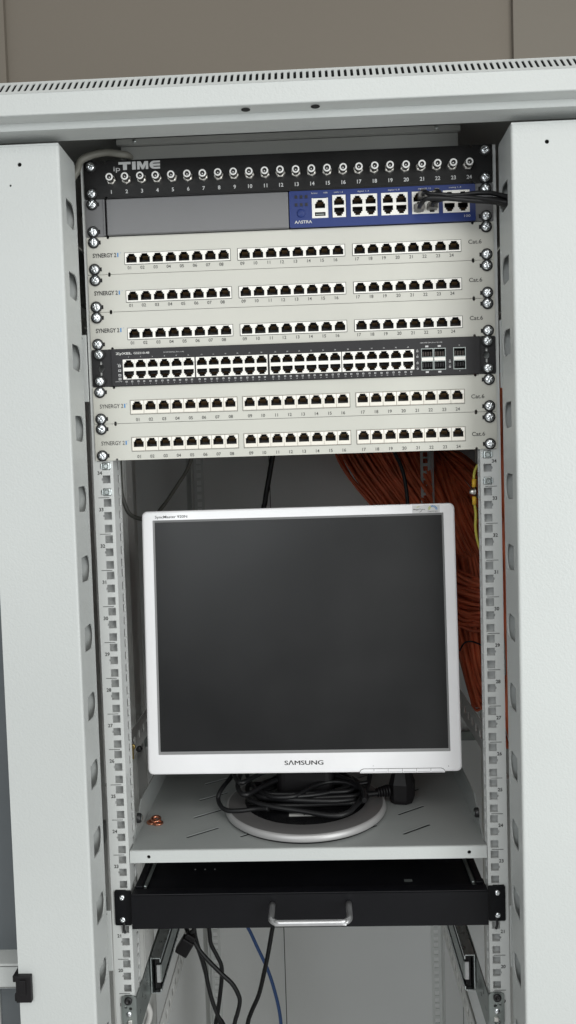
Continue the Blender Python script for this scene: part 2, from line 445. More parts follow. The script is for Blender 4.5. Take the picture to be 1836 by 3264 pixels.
# mounting rails
def rail(sx, y, xin, xout, nlo, nhi, label, front):
    r = MB()
    zt = zb(nhi+1); zl = zb(nlo)
    hc = sx*.2297 if front else sx*(abs(xin)+abs(xout))/2
    hs = []
    for n in range(nlo, nhi+1):
        for j, dz in enumerate((.00665,.0222,.0381)):
            z = zb(n)+dz; h = .00475
            hs.append((hc-h,hc+h,z-h,z+h))
            if j == 1 and front:
                x0_, x1_ = (hc-h-.0013,hc-h+.0001) if sx < 0 else (hc+h-.0001,hc+h+.0013)
                hs.append((x0_,x1_,z-.0014,z+.0014))
    a, c = sorted((sx*abs(xin), sx*abs(xout)))
    r.grid('xz', (a, c, zl, zt), hs, y, y+.0018, RAIL)
    s = 1 if front else -1
    # inner return with slots
    sl = []
    if front:
        for n in range(nlo, nhi+1):
            for dz in (.0066,.0222,.0381): sl.append((.0225,.0325,zb(n)+dz-.005,zb(n)+dz+.005) if sx < 0 else (.0065,.0125,zb(n)+dz-.005,zb(n)+dz+.005))
        r.grid('yz', (y+.0019,.0385 if sx < 0 else .0165,zl,zt), sl, sx*abs(xin), sx*(abs(xin)+.0015), RAIL)
        r.box(*sorted((sx*(abs(xout)-.0015), sx*abs(xout))), y+.0019, y+.014, zl, zt, RAIL)
        r.box(*sorted((sx*(abs(xin)+.0016), sx*(abs(xout)-.0016))), y+.0100, y+.0110, zl, zt, mat('rail_inner_web',(.56,.57,.565),.5))
    else:
        r.box(*sorted((sx*abs(xout), sx*(abs(xout)+.0015))), y-.035, y+.0019, zl, zt, RAIL)
    o = r.build('mounting_rail', cab)
    if front:
        t = MB()
        for n in range(nlo, nhi+1):
            if n >= 12: t.text(str(n), sx*.2376, None, zb(n)+.0302, .0042, y-.0003, INK, .02)
            if sx < 0: t.box(-.2405,-.2270,y-.0003,y-.0001,zb(n)-.0003,zb(n)+.0003, INK)
            else: t.box(.2262,.2405,y-.0003,y-.0001,zb(n)-.0003,zb(n)+.0003, INK)
        t.build('unit_numbers', o)
    return o
for sx in (-1,1):
    rail(sx, 0, .2212, .2455, 12, 42, '', True)
rail(-1, .70, .2067, .2265, 5, 41, '', False); rail(1, .70, .2405, .2610, 5, 41, '', False)
# smooth outer flange of the rear left rail, facing the door
b = MB(); b.box(-.2425,-.2270,.699,.7005,.2,1.88, RAIL); b.box(.2612,.2680,.699,.7005,.2,1.88, RAIL); b.build('rear_flange', cab)
# brackets joining rails and columns
for sx in (-1,1):
    for z0, z1 in ((1.583,1.663),(.876,.953)):
        b = MB(); b.box(*sorted((sx*.2462,sx*.2600)), -.0035, -.0015, z0, z1, CAB, .0006)
        b.box(*sorted((sx*.2590,sx*.2605)), -.0040, .030, z0-.001, z1+.001, CAB)
        b.lathe([(.0022,0),(.002,.0012),(0,.0014)], HOLE, Matrix.Translation((sx*.2530,-.0035,z1-.004)) @ YM, 12)
        b.build('rail_bracket', cab)
# galvanised side struts behind rails (depth members)
for sx in (-1,1):
    for zz in (1.11, 1.70, .60):
        b = MB()
        b.plate('yz', [rect(.048,.70,zz-.020,zz+.020)]+[rrect(.07+.03*k,.084+.03*k,zz-.006,zz+.006,.003,2) for k in range(20)], sx*.2480, sx*.2495, CABIN)
        b.box(*sorted((sx*.2500,sx*.262)), .048, .70, zz-.020, zz-.0185, CABIN)
        b.build('depth_strut', cab)
# bolt heads seen through column holes
for x, y, z in ((-.262,-.045,1.6235),):
    link('screw', HEAD, cab, (x,y,z))
b = MB(); b.lathe([(.0038,0),(.0038,.003),(.002,.003),(0,.003)], BRASS, Matrix.Translation((-.2344,.10,1.125)) @ YM, 12)
b.box(-.2362,-.2336,.099,.101,1.108,1.122, BRASS); b.lathe([(.0038,0),(.0038,.005),(0,.005)], RUB, Matrix.Translation((-.2255,.10,1.1225)) @ YM, 14)
b.build('earth_bolt', cab)
# fan / dark box seen through the gap on the left
b = MB(); b.box(-.330,-.262, .02,.12, 1.705,1.775, GALV); b.box(-.328,-.264,.018,.0195,1.715,1.765, BLKM); b.build('mounting_box', cab)

# ------------------------------------------------------------------ panels
def panel_outline(n, notch=.0016):
    z0, z1 = zb(n)+.00025, zb(n+1)-.00025
    p = [(-.2413,z0+.001),(-.2403,z0)]
    def nt(cx, z, s):
        return [(cx-s*notch, z), (cx-s*notch*.9, z+s*.0018), (cx, z+s*.0026), (cx+s*notch*.9, z+s*.0018), (cx+s*notch, z)]
    p += nt(-.2155, z0, 1) + nt(.2168, z0, 1)
    p += [(.2403,z0),(.2413,z0+.001),(.2413,z1-.001),(.2403,z1)]
    p += nt(.2168, z1, -1) + nt(-.2155, z1, -1)
    p += [(-.2403,z1),(-.2413,z1-.001)]
    return p
def panel_body(n, m, holes, parent, y0=-.0022, y1=-.0004, name='faceplate'):
    b = MB(); b.plate('xz', [panel_outline(n)]+holes, y0, y1, m)
    z0, z1 = zb(n)+.0006, zb(n+1)-.0006
    b.box(-.2140,.2152,y1,.030,z1-.0012,z1-.0002,m); b.box(-.2140,.2152,y1,.030,z0+.0002,z0+.0012,m)
    b.box(-.2143,.2155,y0-.0005,y0+.0001,z0+.0012,z1-.0012,m) if not holes else None
    return b.build(name, parent)

# U42 coax panel
cp = thing('coax_panel', 'black panel with 24 threaded coax sockets at the very top of the rack', 'patch panel')
panel_body(42, BLACKP, [], cp)
z0 = zb(42)
b = MB()
RING = mat('socket_rim',(.95,.94,.92),.5,metal=.15)
hexp = [(.0062,.0),(.0062,.0045),(.0056,.0052)]
b.lathe([(.0059,0),(.0059,.0032),(.0052,.0038),(.0042,.0038)], NICKEL, YM, 6, smooth=False)
pr = [(.0044,.0038)]
for k in range(5): pr += [(.0044,.0042+.0014*k),(.0041,.0049+.0014*k)]
pr += [(.0045,.0118),(.0044,.0124,RING),(.0026,.0126,DARK),(.0024,.0105,DARK),(.0007,.0105,RING),(0,.0108,RING)]
b.lathe(pr, NICKEL, YM, 24)
SOCK = b.mesh('socket')
for i in range(24):
    o = link('socket', SOCK, cp, (-.2083+.01829*i, -.0022, z0+.0212)); o.rotation_euler = (random.uniform(-.03,.03), random.uniform(0,1), random.uniform(-.03,.03))
b = MB()
for i in range(24): b.text(str(i+1), -.2088+.01838*i, None, z0+.0077, .0044, -.0030, INKL, .022)
b.text('ip', -.2052,-.1972, z0+.0345, .0058, -.0030, INKL, .0)
# wide logo letters built as shapes
def shape(polys): b.plate('xz', polys, -.0032, -.0029, INKL)
lz, lh = z0+.0325, .0093
shape([[(-.1990,lz+lh),(-.1990,lz+lh-.0028),(-.1937,lz+lh-.0028),(-.1937,lz),(-.1890,lz),(-.1890,lz+lh-.0028),(-.1845,lz+lh-.0028),(-.1845,lz+lh)]])
shape([rect(-.1828,-.1785,lz,lz+lh)])
shape([[(-.1768,lz),(-.1768,lz+lh),(-.1726,lz+lh),(-.1702,lz+.0048),(-.1678,lz+lh),(-.1636,lz+lh),(-.1636,lz),(-.1666,lz),(-.1666,lz+.0052),(-.1690,lz),(-.1714,lz),(-.1738,lz+.0052),(-.1738,lz)]])
E_ = []
cx, cz = -.1568, lz+lh/2
for k in range(9):
    a = math.radians(90+180*k/8); E_.append((cx+.0052*math.cos(a), cz+lh/2*math.sin(a)))
E_ += [(-.1495,lz),(-.1495,lz+.0022),(-.1565,lz+.0022)]
E_ += [(-.1588,lz+.0034),(-.1495,lz+.0034),(-.1495,lz+.0059),(-.1588,lz+.0059),(-.1565,lz+lh-.0022),(-.1495,lz+lh-.0022),(-.1495,lz+lh)]
shape([E_])
b.build('printed_lettering', cp)
four_screws(cp, 42)

# U41 telephone unit
z0 = zb(41); yb = -.0065
pb = thing('telephone_system', 'grey and blue telephone unit with a round button, in second place below the coax panel', 'network device')
for sx in (-1,1):
    b = MB()
    a, c = (-.2413,-.2190) if sx < 0 else (.2210,.2413)
    b.plate('xz', [rrect(a,c,z0+.0004,z0+U-.0004,.001,2)], -.0022,-.0004, GREYM)
    a, c = (-.2190,-.2175) if sx < 0 else (.2206,.2220)
    b.box(a,c,-.0040,.05,z0+.001,z0+U-.001,GREYM)
    b.build('mounting_ear', pb)
b = MB(); b.box(-.2150,.0012,yb,.20,z0+.0005,z0+.0428,GREYM,.0012); b.build('blank_cover', pb)
JX = [(.0288,.0480,1), (.0525,.0691,2), (.0745,.1057,3), (.1102,.1414,3), (.1461,.1773,3), (.1821,.2133,3)]
ZJ0, ZJ1 = z0+.0106, z0+.0366
b = MB()
holes = [rect(a,c,ZJ0,ZJ1) for a,c,k in JX[1:]] + [rect(.0288,.0480,z0+.0106,z0+.0340)]
b.plate('xz', [rrect(.0022,.2200,z0+.0005,z0+.0428,.0015,2)]+holes, yb, yb+.0020, BLUE)
b.box(.0022,.2200,yb+.0021,.20,z0+.0415,z0+.0428,BLUED); b.box(.0022,.2200,yb+.0021,.20,z0+.0005,z0+.0018,BLUED)
b.build('blue_front', pb)
for a, c, k in JX[2:]:
    for j in (0,1):
        x = a+.0078+.0156*j
        put_jack(pb, JP, JPc, x, yb+.0014, ZJ0+.0130); put_jack(pb, JPf, JPcf, x, yb+.0014, ZJ0)
x = (.0525+.0691)/2
put_jack(pb, JP, JPc, x, yb+.0014, ZJ0+.0130); put_jack(pb, JPf, JPcf, x, yb+.0014, ZJ0)
put_jack(pb, JP, JPc, .0384, yb+.0014, z0+.0206)
b = MB(); usb = rect(-.0062,.0062,.0026,.0070)
b.plate('xz', [rect(-.0096,.0096,0,.0100), usb], -.0008, 0, WHITE)
b.plate('xz', [rect(-.0096,-.0079,.0101,.0234)], -.0008, 0, WHITE); b.plate('xz', [rect(.0079,.0096,.0101,.0234)], -.0008, 0, WHITE)
for k in range(4):
    (x0_,z0_),(x1_,z1_) = usb[k], usb[(k+1)%4]; b.face([(x0_,0,z0_),(x1_,0,z1_),(x1_,.01,z1_),(x0_,.01,z0_)], DARK)
b.face([(x_,.01,z_) for x_,z_ in usb], DARK); b.box(-.005,.005,.001,.009,.0046,.0056,GALV)
b.build('usb_port', pb, (.0384, yb+.0014, z0+.0106))
for r in (0,1):
    for c in range(3):
        b = MB(); x = .0104+.0060*c; z = z0+.0358-.0090*r
        b.box(x-.0018,x+.0018,yb-.0004,yb,z-.0020,z+.0020,BLUED,.0003); b.box(x-.0010,x+.0010,yb-.0006,yb-.0004,z-.0012,z+.0012,CHAR)
        b.build('indicator_light', pb)
b = MB(); b.lathe([(.0050,0),(.0048,.0008),(.0040,.0012),(0,.0014)], BLUE, Matrix.Translation((.0158,yb,z0+.0168)) @ YM, 28); b.build('button', pb)
b = MB(); yt = yb-.0003
b.text('A\u039BSTRA', .0080,.0285, z0+.0068, .0034, yt, INKW, .02)
b.text('100', .2065,.2137, z0+.0063, .0028, yt, INKW, .0)
for t, a, c in (('factory',.0283,.0358),('USB',.0428,.0475),('LAN 1..2',.0552,.0656),('digital 1..4',.0826,.0960),('digital 5..8',.1182,.1318),('digital 9..12',.1533,.1682),('analog 1..4',.1892,.2035)):
    b.text(t, a, c, z0+.0396, .0017, yt, INKL, .0)
b.build('printed_lettering', pb)
four_screws(pb, 41)

# patch panels
def patch_panel(n, kind, label, m):
    z0 = zb(n)
    p = thing('patch_panel', label, 'patch panel', 'cream 24-port patch panels')
    if kind == 'A':
        blocks = [(-.1959,-.0699),(-.0606,.0660),(.0757,.2025)]; h0, h1 = .0112,.0243; jm, jc, pitch = JA, JAc, .01574; yj = -.0021
        tz, nz, cz, offs = .0228,.0071,.0218,0
    else:
        blocks = [(-.1963,-.0676),(-.0605,.0673),(.0748,.2033)]; h0, h1 = .0108,.0272; jm, jc, pitch = JB, JBc, .01607; yj = -.0016
        tz, nz, cz = .0213,.0043,.0185
    panel_body(n, m, [rect(a-.0001,c+.0001,z0+h0-.0001,z0+h1+.0001) for a,c in blocks], p)
    k = 0
    tx = MB()
    for a, c in blocks:
        w = (c-a)/8
        for i in range(8):
            put_jack(p, jm, jc, a+w*(i+.5), yj, z0+h0); k += 1
            sh = -.0027+(.0005*i if kind=='A' else .0000) if kind=='A' else 0
            tx.text('%02d'%k, a+w*(i+.5)+(-.0030 if kind=='A' else 0), None, z0+nz, .0038, -.0025, INKG, .01)
        # thin dark frame line round each block
        for q in (rect(a-.0006,c+.0006,z0+h0-.0006,z0+h0-.0001), rect(a-.0006,c+.0006,z0+h1+.0001,z0+h1+.0006), rect(a-.0006,a-.0001,z0+h0-.0001,z0+h1+.0001), rect(c+.0001,c+.0006,z0+h0-.0001,z0+h1+.0001)):
            tx.plate('xz', [q], -.0027, -.0022, INKG if kind=='A' else mat('frame_edge',(.30,.29,.26),.5))
    tx.text('SYNERGY 2', -.2345+(0 if kind=='A' else .001), -.2062+(0 if kind=='A' else .001), z0+tz, .0050, -.0025, INK, .022 if kind=='A' else .004)
    tx.text('1', -.2051+(0 if kind=='A' else .001), -.2035+(0 if kind=='A' else .001), z0+tz, .0049, -.0025, INKB, .012)
    tx.text('\u00ae', -.2015, -.2003, z0+tz+.0022, .0012, -.0025, INKB)
    tx.text('Cat.6', .2114,.2270, z0+cz, .0048, -.0025, INKG, .010)
    tx.build('printed_lettering', p)
    four_screws(p, n)
    return p
patch_panel(40, 'A', 'cream patch panel directly below the grey and blue telephone unit', CREAM)
patch_panel(39, 'A', 'cream patch panel in the middle of the three above the dark network switch', CREAM)
patch_panel(38, 'A', 'cream patch panel resting right above the dark network switch', CREAM)
patch_panel(36, 'B', 'cream patch panel with framed single sockets right below the dark network switch', CREAM2)
patch_panel(35, 'B', 'lowest cream patch panel, above the open gap and the monitor', CREAM2)

# U37 switch
z0 = zb(37)
sw = thing('network_switch', 'dark charcoal network switch with two rows of white-framed sockets between cream patch panels', 'network switch')
def keyslot(cx, z):
    p = []
    for k in range(5): a = math.radians(60-120*0+60*0); 
    p = [(cx-.0012,z-.0085),(cx+.0012,z-.0085),(cx+.0012,z-.0040)]
    for k in range(7):
        a = math.radians(-70+140*k/6); p.append((cx+.0036*math.cos(a), z+.0042*math.sin(a)))
    p += [(cx+.0012,z+.0040),(cx+.0012,z+.0085),(cx-.0012,z+.0085),(cx-.0012,z+.0040)]
    for k in range(7):
        a = math.radians(110+140*k/6); p.append((cx+.0036*math.cos(a), z+.0042*math.sin(a)))
    p += [(cx-.0012,z-.0040)]
    return p
for a, c, kx in ((-.2413,-.2185,-.2300),(.2235,.2413,.2305)):
    b = MB(); b.plate('xz', [rrect(a,c,z0+.0004,z0+U-.0004,.0015,2), keyslot(kx, z0+.0222)], -.0022,-.0004, CHAR)
    e = -.2185 if a < 0 else .2225
    b.box(e,e+.0012,-.0022,.06,z0+.0004,z0+U-.0004,CHAR)
    b.build('mounting_ear', sw)
B4 = [(-.2030,-.1166),(-.1150,-.0292),(-.0268,.0584),(.0594,.1446)]
ZS = z0+.0078
sfpx = [(.1529,.1673),(.1676,.1820),(.1907,.2055)]
holes = [rect(a,c,ZS,ZS+.0237) for a,c in B4] + [rect(.1529,.1820,z0+.0064,z0+.0321), rect(.1907,.2055,z0+.0064,z0+.0324)]
b = MB(); b.plate('xz', [rrect(-.2165,.2218,z0+.0004,z0+U-.0004,.0008,2)]+holes, -.0050,-.0030, CHAR)
b.box(-.2165,.2218,-.0029,.22,z0+U-.0018,z0+U-.0006,CHAR); b.box(-.2165,.2218,-.0029,.22,z0+.0006,z0+.0018,CHAR)
b.build('faceplate', sw)
tx = MB(); k = 0; yt = -.0053
def led(x, z, w=.0011, h=.0009, m=INKL):
    tx.plate('xz', [rect(x-w,x+w,z-h,z+h), rect(x-w*.6,x+w*.6,z-h*.5,z+h*.5)], yt, yt+.0001, m)
for a, c in B4:
    w = (c-a)/6
    for i in range(6):
        x = a+w*(i+.5)
        put_jack(sw, JC, JCc, x, -.0046, ZS+.01185); put_jack(sw, JCf, JCcf, x, -.0046, ZS)
        k += 1
        tx.text(str(2*k), x, None, z0+.0344, .0015, yt, INKL)
        for q in (-1,1):
            led(x+q*.0034, z0+.0051); tx.text(str(2*k-1 if q<0 else 2*k), x+q*.0034, None, z0+.0023, .0013, yt, INKL)
for a, c in sfpx:
    for j in (0,1):
        zz = z0+.0064+.0130*j; w = c-a; ht = .0127
        b = MB(); hole = rect(-w/2+.0009,w/2-.0009,.0010+(.0 if j else .0),ht-.0028) if not j else rect(-w/2+.0009,w/2-.0009,.0028,ht-.0010)
        b.plate('xz', [rect(-w/2,w/2,0,ht), hole], -.0005, 0, GALV)
        for q in range(4):
            (xa,za),(xb,zb_) = hole[q], hole[(q+1)%4]; b.face([(xa,0,za),(xb,0,zb_),(xb,.012,zb_),(xa,.012,za)], DARK)
        b.face([(p_[0],.012,p_[1]) for p_ in hole], DARK)
        for q in range(4):
            xx = -w/2+.0028+q*(w-.0056)/3; zc_ = ht/2
            b.box(xx-.0007,xx+.0007,.002,.004,zc_-.0025,zc_+.0025, BROWN if j else CHAR)
        if not j: b.box(-w/2+.0006,w/2-.0006,-.0012,-.0005,ht-.0018,ht+.0020,WHITE,.0002)
        b.build('module_port', sw, ((a+c)/2, -.0048, zz))
tx.text('ZyXEL', -.2113,-.1916, z0+.0388, .0026, yt, INKW, .03); tx.text('GS2210-48', -.1895,-.1705, z0+.0388, .0025, yt, INKW, .02)
tx.text('10/100/1000Mbps (Port 1~48)', -.1535,-.1290, z0+.0387, .0013, yt, INKL); tx.text('100/1000 SFP (Port 49~50)', .1520,.1780, z0+.0388, .0013, yt, INKL)
for i, zz in enumerate((.0240,.0185,.0130,.0085)): led(-.2070, z0+zz, .0016,.0013)
tx.text('LOCATOR', -.2125,-.2045, z0+.0056,.0012, yt, INKL); tx.text('PWR', -.2095,-.2058, z0+.0262,.0011, yt, INKL)
for xx in (.1485,): 
    for zz, nn in ((.0290,'50'),(.0225,'49'),(.0150,'51'),(.0085,'52')): led(xx, z0+zz); tx.text(nn, xx, None, z0+zz+.0020,.0011,yt,INKL)
for zz, nn in ((.0155,'50'),(.0095,'49')): led(.1866, z0+zz); tx.text(nn,.1866,None,z0+zz+.0020,.0011,yt,INKL)
for xx, zz in ((.1598,.0343),(.1745,.0343),(.1598,.0042),(.1745,.0042)): tx.plate('xz',[rect(xx-.0018,xx+.0018,z0+zz-.0010,z0+zz+.0010)],yt,yt+.0001,INKL)
tx.text('50',.1980,None,z0+.0345,.0012,yt,INKL); tx.text('49',.1980,None,z0+.0044,.0012,yt,INKL)
tx.build('printed_lettering', sw)
for sx in (-1,1):
    for dz in (.0068,.0385): screw(sw, sx*.2318, z0+dz, -.0024, side=sx, wash=True)

# ------------------------------------------------------------------ cage nuts
def cage_nut(x, z, label):
    t = thing('cage_nut', label, 'cage nut', 'cage nuts clipped in the rails below the panels', (x, .001, z))
    b = MB(); b.box(-.0043,.0043,-.0016,.0035,-.0043,.0043,ZINC,.0008); b.box(-.0066,-.0046,-.0024,.0002,-.0030,.0030,ZINC,.0004); b.box(.0046,.0062,-.0024,.0002,-.0030,.0030,ZINC,.0004)
    b.build('spring_clip', t)
    b = MB(); b.lathe([(.0036,0),(.0034,.0010),(.0022,.0010),(.0022,-.002,DARK),(0,-.002)], GALV, Matrix.Translation((0,-.0016,0)) @ YM, 20); b.build('threaded_nut', t)
z34 = zb(34)
cage_nut(-.2297, z34+.0381, 'zinc cage nut on the left rail just under the lowest patch panel')
cage_nut(-.2297, z34+.0067, 'zinc cage nut on the left rail just above the line over number 33')
cage_nut(.2297, z34+.0381, 'zinc cage nut on the right rail just under the lowest patch panel')
cage_nut(.2297, z34+.0067, 'zinc cage nut on the right rail just above the line over number 33')

# ------------------------------------------------------------------ shelf
sh = thing('rack_shelf', 'light grey slotted steel shelf carrying the monitor', 'shelf')
ZS_ = 1.0268
def dslot(x0, y0, x1, y1, w=.0036):
    dx, dy = x1-x0, y1-y0; l = math.hypot(dx,dy); nx, ny = -dy/l*w, dx/l*w
    return [(x0-nx*.6,y0-ny*.6),(x1-nx*.6,y1-ny*.6),(x1+nx*.2+dx*.04,y1+ny*.2+dy*.04),(x1+nx*.6,y1+ny*.6),(x0+nx*.6,y0+ny*.6),(x0-dx*.04,y0-dy*.04)]
sl = []
for i in range(5):
    for j in range(6):
        x0 = -.1540+.0692*i; y0 = .0365+.0590*j
        sl.append(dslot(x0, y0, x0+.0365, y0+.0262))
b = MB(); b.plate('xy', [rect(-.2200,.2200,.0040,.460)]+sl, ZS_-.0009, ZS_, SHELF)
for i in range(5):
    for j in range(6):
        x0 = -.1540+.0692*i; y0 = .0365+.0590*j; dx, dy = .0365, .0262; l = math.hypot(dx,dy); nx, ny = -dy/l*.0024, dx/l*.0024
        b.face([(x0+nx,y0+ny,ZS_+.0002),(x0+dx+nx,y0+dy+ny,ZS_+.0002),(x0+dx+nx*.45,y0+dy+ny*.45,ZS_+.0012),(x0+nx*.45,y0+ny*.45,ZS_+.0012)], CAB)
        b.face([(x0-nx*.9,y0-ny*.9,ZS_-.006),(x0+dx-nx*.9,y0+dy-ny*.9,ZS_-.006),(x0+dx+nx*1.2,y0+dy+ny*1.2,ZS_-.006),(x0+nx*1.2,y0+ny*1.2,ZS_-.006)], HOLE)
b.build('tray', sh)
b = MB(); b.plate('xz', [rect(-.2204,.2204,1.0115,ZS_-.0008), circ(-.1968,1.0190,.0023), circ(.1990,1.0190,.0023)], .0006, .0022, CAB)
b.box(-.2204,.2204,.0007,.0038,ZS_-.0008,ZS_,CAB,.0003)
b.box(-.2204,.2204,.0022,.020,1.0115,1.0125,CAB)
for xx in (-.1968,.1990): b.box(xx-.004,xx+.004,.006,.007,1.015,1.023,HOLE)
b.build('front_lip', sh)
for sx in (-1,1):
    b = MB(); b.plate('yz', [[(.020,ZS_),(.46,ZS_),(.46,ZS_+.036),(.075,ZS_+.036)]], sx*.2196, sx*.2210, SHELF); b.build('side_flange', sh)
    b = MB(); b.lathe([(.0062,0),(.0062,.004),(.0048,.0055),(0,.0058)], RUB, Matrix.Translation((sx*.2196,.045,1.0495)) @ Matrix.Rotation(-sx*math.pi/2,4,'Y'), 18)
    b.lathe([(.0040,.0056),(.0040,.0066),(0,.0066)], GALV, Matrix.Translation((sx*.2196,.045,1.0495)) @ Matrix.Rotation(-sx*math.pi/2,4,'Y'), 6, smooth=False)
    b.build('bolt', sh)

# ------------------------------------------------------------------ monitor
mon = thing('monitor', 'silver framed flat computer monitor with a switched off dark screen on a round base', 'monitor', None, (-.0025,.12,ZS_))
H_, W_ = .3465, .4095
tilt = math.atan2(.021,.346)
Mp = Matrix.Translation((.0,-.0605,.0722)) @ Matrix.Rotation(math.radians(-1.0),4,'Z') @ Matrix.Rotation(-tilt,4,'X')
b = MB()
# bezel as profile ring : outer rounded rect to inner rect
def ring(outer_r, off_in, yv):
    return [(x, yv, z) for x, z in outer_r]
def rr_pts(x0,x1,z0,z1,r,n=5): return rrect(x0,x1,z0,z1,max(r,.0001),n)
L = [(rr_pts(-W_/2,W_/2,0,H_,.007), .030, BEZ), (rr_pts(-W_/2,W_/2,0,H_,.007), .0022, BEZ),
     (rr_pts(-W_/2+.0008,W_/2-.0008,.0008,H_-.0008,.0065), .0006, BEZ), (rr_pts(-W_/2+.0025,W_/2-.0025,.0025,H_-.0025,.005), 0, BEZ),
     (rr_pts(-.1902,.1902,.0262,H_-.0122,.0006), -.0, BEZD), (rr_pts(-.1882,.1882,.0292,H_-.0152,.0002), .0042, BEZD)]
prev = None
for pts, yv, mm_ in L:
    cur = [b.bm.verts.new((x,yv,z)) for x,z in pts]
    if prev:
        i = b.mi(pm)
        for k in range(len(cur)):
            k2 = (k+1)%len(cur); f = b.bm.faces.new((prev[k],prev[k2],cur[k2],cur[k])); f.material_index = i
    prev, pm = cur, mm_
b.build('bezel', mon, M=Mp)
b = MB(); b.box(-.1890,.1890,.0040,.0050,.0288,H_-.0148,SCREEN); b.build('screen', mon, M=Mp)
b = MB()
v0 = [(-W_/2+.002,.029,.002),(W_/2-.002,.029,.002),(W_/2-.002,.029,H_-.002),(-W_/2+.002,.029,H_-.002)]
v1 = [(-.13,.062,.05),(.13,.062,.05),(.13,.062,H_-.07),(-.13,.062,H_-.07)]
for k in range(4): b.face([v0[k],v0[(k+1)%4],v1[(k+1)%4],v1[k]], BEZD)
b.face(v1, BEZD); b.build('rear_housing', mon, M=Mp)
b = MB()
for q in (-1,0,1): b.text('S\u039BMSUNG', -.0245+q*.00022,.0258+q*.00022, .0140, .0058, -.0003-.00005*q, INK, .0); b.text('SyncMaster', -.1868,-.1590, H_-.0078, .0035, -.0003, INK, .006); b.text('920N', -.1572,-.1440, H_-.0078, .0035, -.0003, INK, .006)
b.text('\u2039\u203a', .0905,None,.0090,.0018,-.0003,INKG)
b.box(.1868,.1876,-.0003,-.0001,.0068,.0076,INK)
b.build('printed_lettering', mon, M=Mp)
# sticker
b = MB(); sx0, sx1, sz0, sz1 = .1502,.1855,H_-.0120,H_-.0020
b.box(sx0,sx1,-.0003,-.0001,sz0,sz1,STICK)
b.text('MagicTune', .1516,.1665, H_-.0072, .0016, -.0006, INKG, .01)
def arc(cx,cz,rx,rz,a0,a1,w,m,n=10):
    o = [(cx+rx*math.cos(math.radians(a0+(a1-a0)*k/n)), cz+rz*math.sin(math.radians(a0+(a1-a0)*k/n))) for k in range(n+1)]
    i_ = [(cx+(rx-w*math.sin(math.pi*k/n))*math.cos(math.radians(a0+(a1-a0)*k/n)), cz+(rz-w*math.sin(math.pi*k/n))*math.sin(math.radians(a0+(a1-a0)*k/n))) for k in range(n,-1,-1)]
    b.plate('xz',[o[:-1]+i_[:-1]], -.0007,-.0006, m)
arc(.1595,H_-.0075,.0046,.0040,80,160,.0006,INKY); arc(.1585,H_-.0068,.0046,.0044,-90,-10,.0006,INKG)
for k in range(9):
    a = math.radians(172-164*k/8); da = math.radians(6.5)
    cx, cz = .1765, H_-.0080
    b.plate('xz',[[(cx+.0034*math.cos(a-da),cz+.0034*math.sin(a-da)),(cx+.0062*math.cos(a-da),cz+.0058*math.sin(a-da)),(cx+.0062*math.cos(a+da),cz+.0058*math.sin(a+da)),(cx+.0034*math.cos(a+da),cz+.0034*math.sin(a+da))]],-.0007,-.0006, INKY if k<3 else INKB)
b.text('MagicBright', .1702,.1830, H_-.0100,.0014,-.0006,INKG)
b.build('sticker', mon, M=Mp)
for k in range(6):
    a = .0730+.0183*k; c = a+.0179
    b = MB(); p = rect(a,c,-.0004,.0047)
    if k == 0: p = [(a,-.0004),(c,-.0004),(c,.0047),(a+.005,.0047),(a+.0018,.0034),(a+.0004,.0016)]
    if k == 5: p = [(a,-.0004),(c,-.0004),(c-.0004,.0016),(c-.0018,.0034),(c-.005,.0047),(a,.0047)]
    b.plate('xz',[p],-.0012,.003,BEZ); b.box(a+.001,c-.001,-.0014,-.00121,.0006,.0012,BEZD)
    b.build('button', mon, M=Mp)
    q = MB() if k == 0 else q
    o_ = .0004; q.plate('xz',[[(x+(o_ if x>(a+c)/2 else -o_), z+(o_ if z>.002 else 0)) for x,z in p]],-.0006,-.0001,INKG)
q.build('button_surround', mon, M=Mp)
b = MB(); b.lathe([(0,0),(.1070,0),(.1075,.0022),(.1095,.0026,RIM),(.1105,.0042,RIM),(.1090,.0100,RIM),(.1078,.0110,RIM),(.1060,.0114,BASEG),(.0842,.0142,BASEG),(.0835,.0140,GLOSS),(.0820,.0136,GLOSS),(.050,.0140,GLOSS),(0,.0142,GLOSS)], BLKP, seg=96); b.build('base', mon)
b = MB(); b.plate('xy',[rrect(-.040,.040,.005,.055,.012,4)],.0141,.060,BLKP); b.box(-.035,.035,.012,.040,.060,.20,BLKP,.004); b.build('neck', mon)
b = MB(); b.box(-.020,.012,-.035,-.020,.01430,.01460,PAPER); b.text('R-60MB',0,None,0,.003,0,INK); b.bm.verts.ensure_lookup_table()
b.bm.free()
b = MB(); b.box(-.0210,.0145,-.0570,-.0500,.01400,.01435,PAPER)
b.textM('TEST', Matrix.Translation((.004,-.0535,.0145)), .016, .0040, INK, .02) if False else None
b.box(-.002,.000,-.0555,-.0515,.01436,.0145,INK); b.box(.004,.010,-.0550,-.0515,.01436,.0145,INK)
b.build('paper_label', mon)

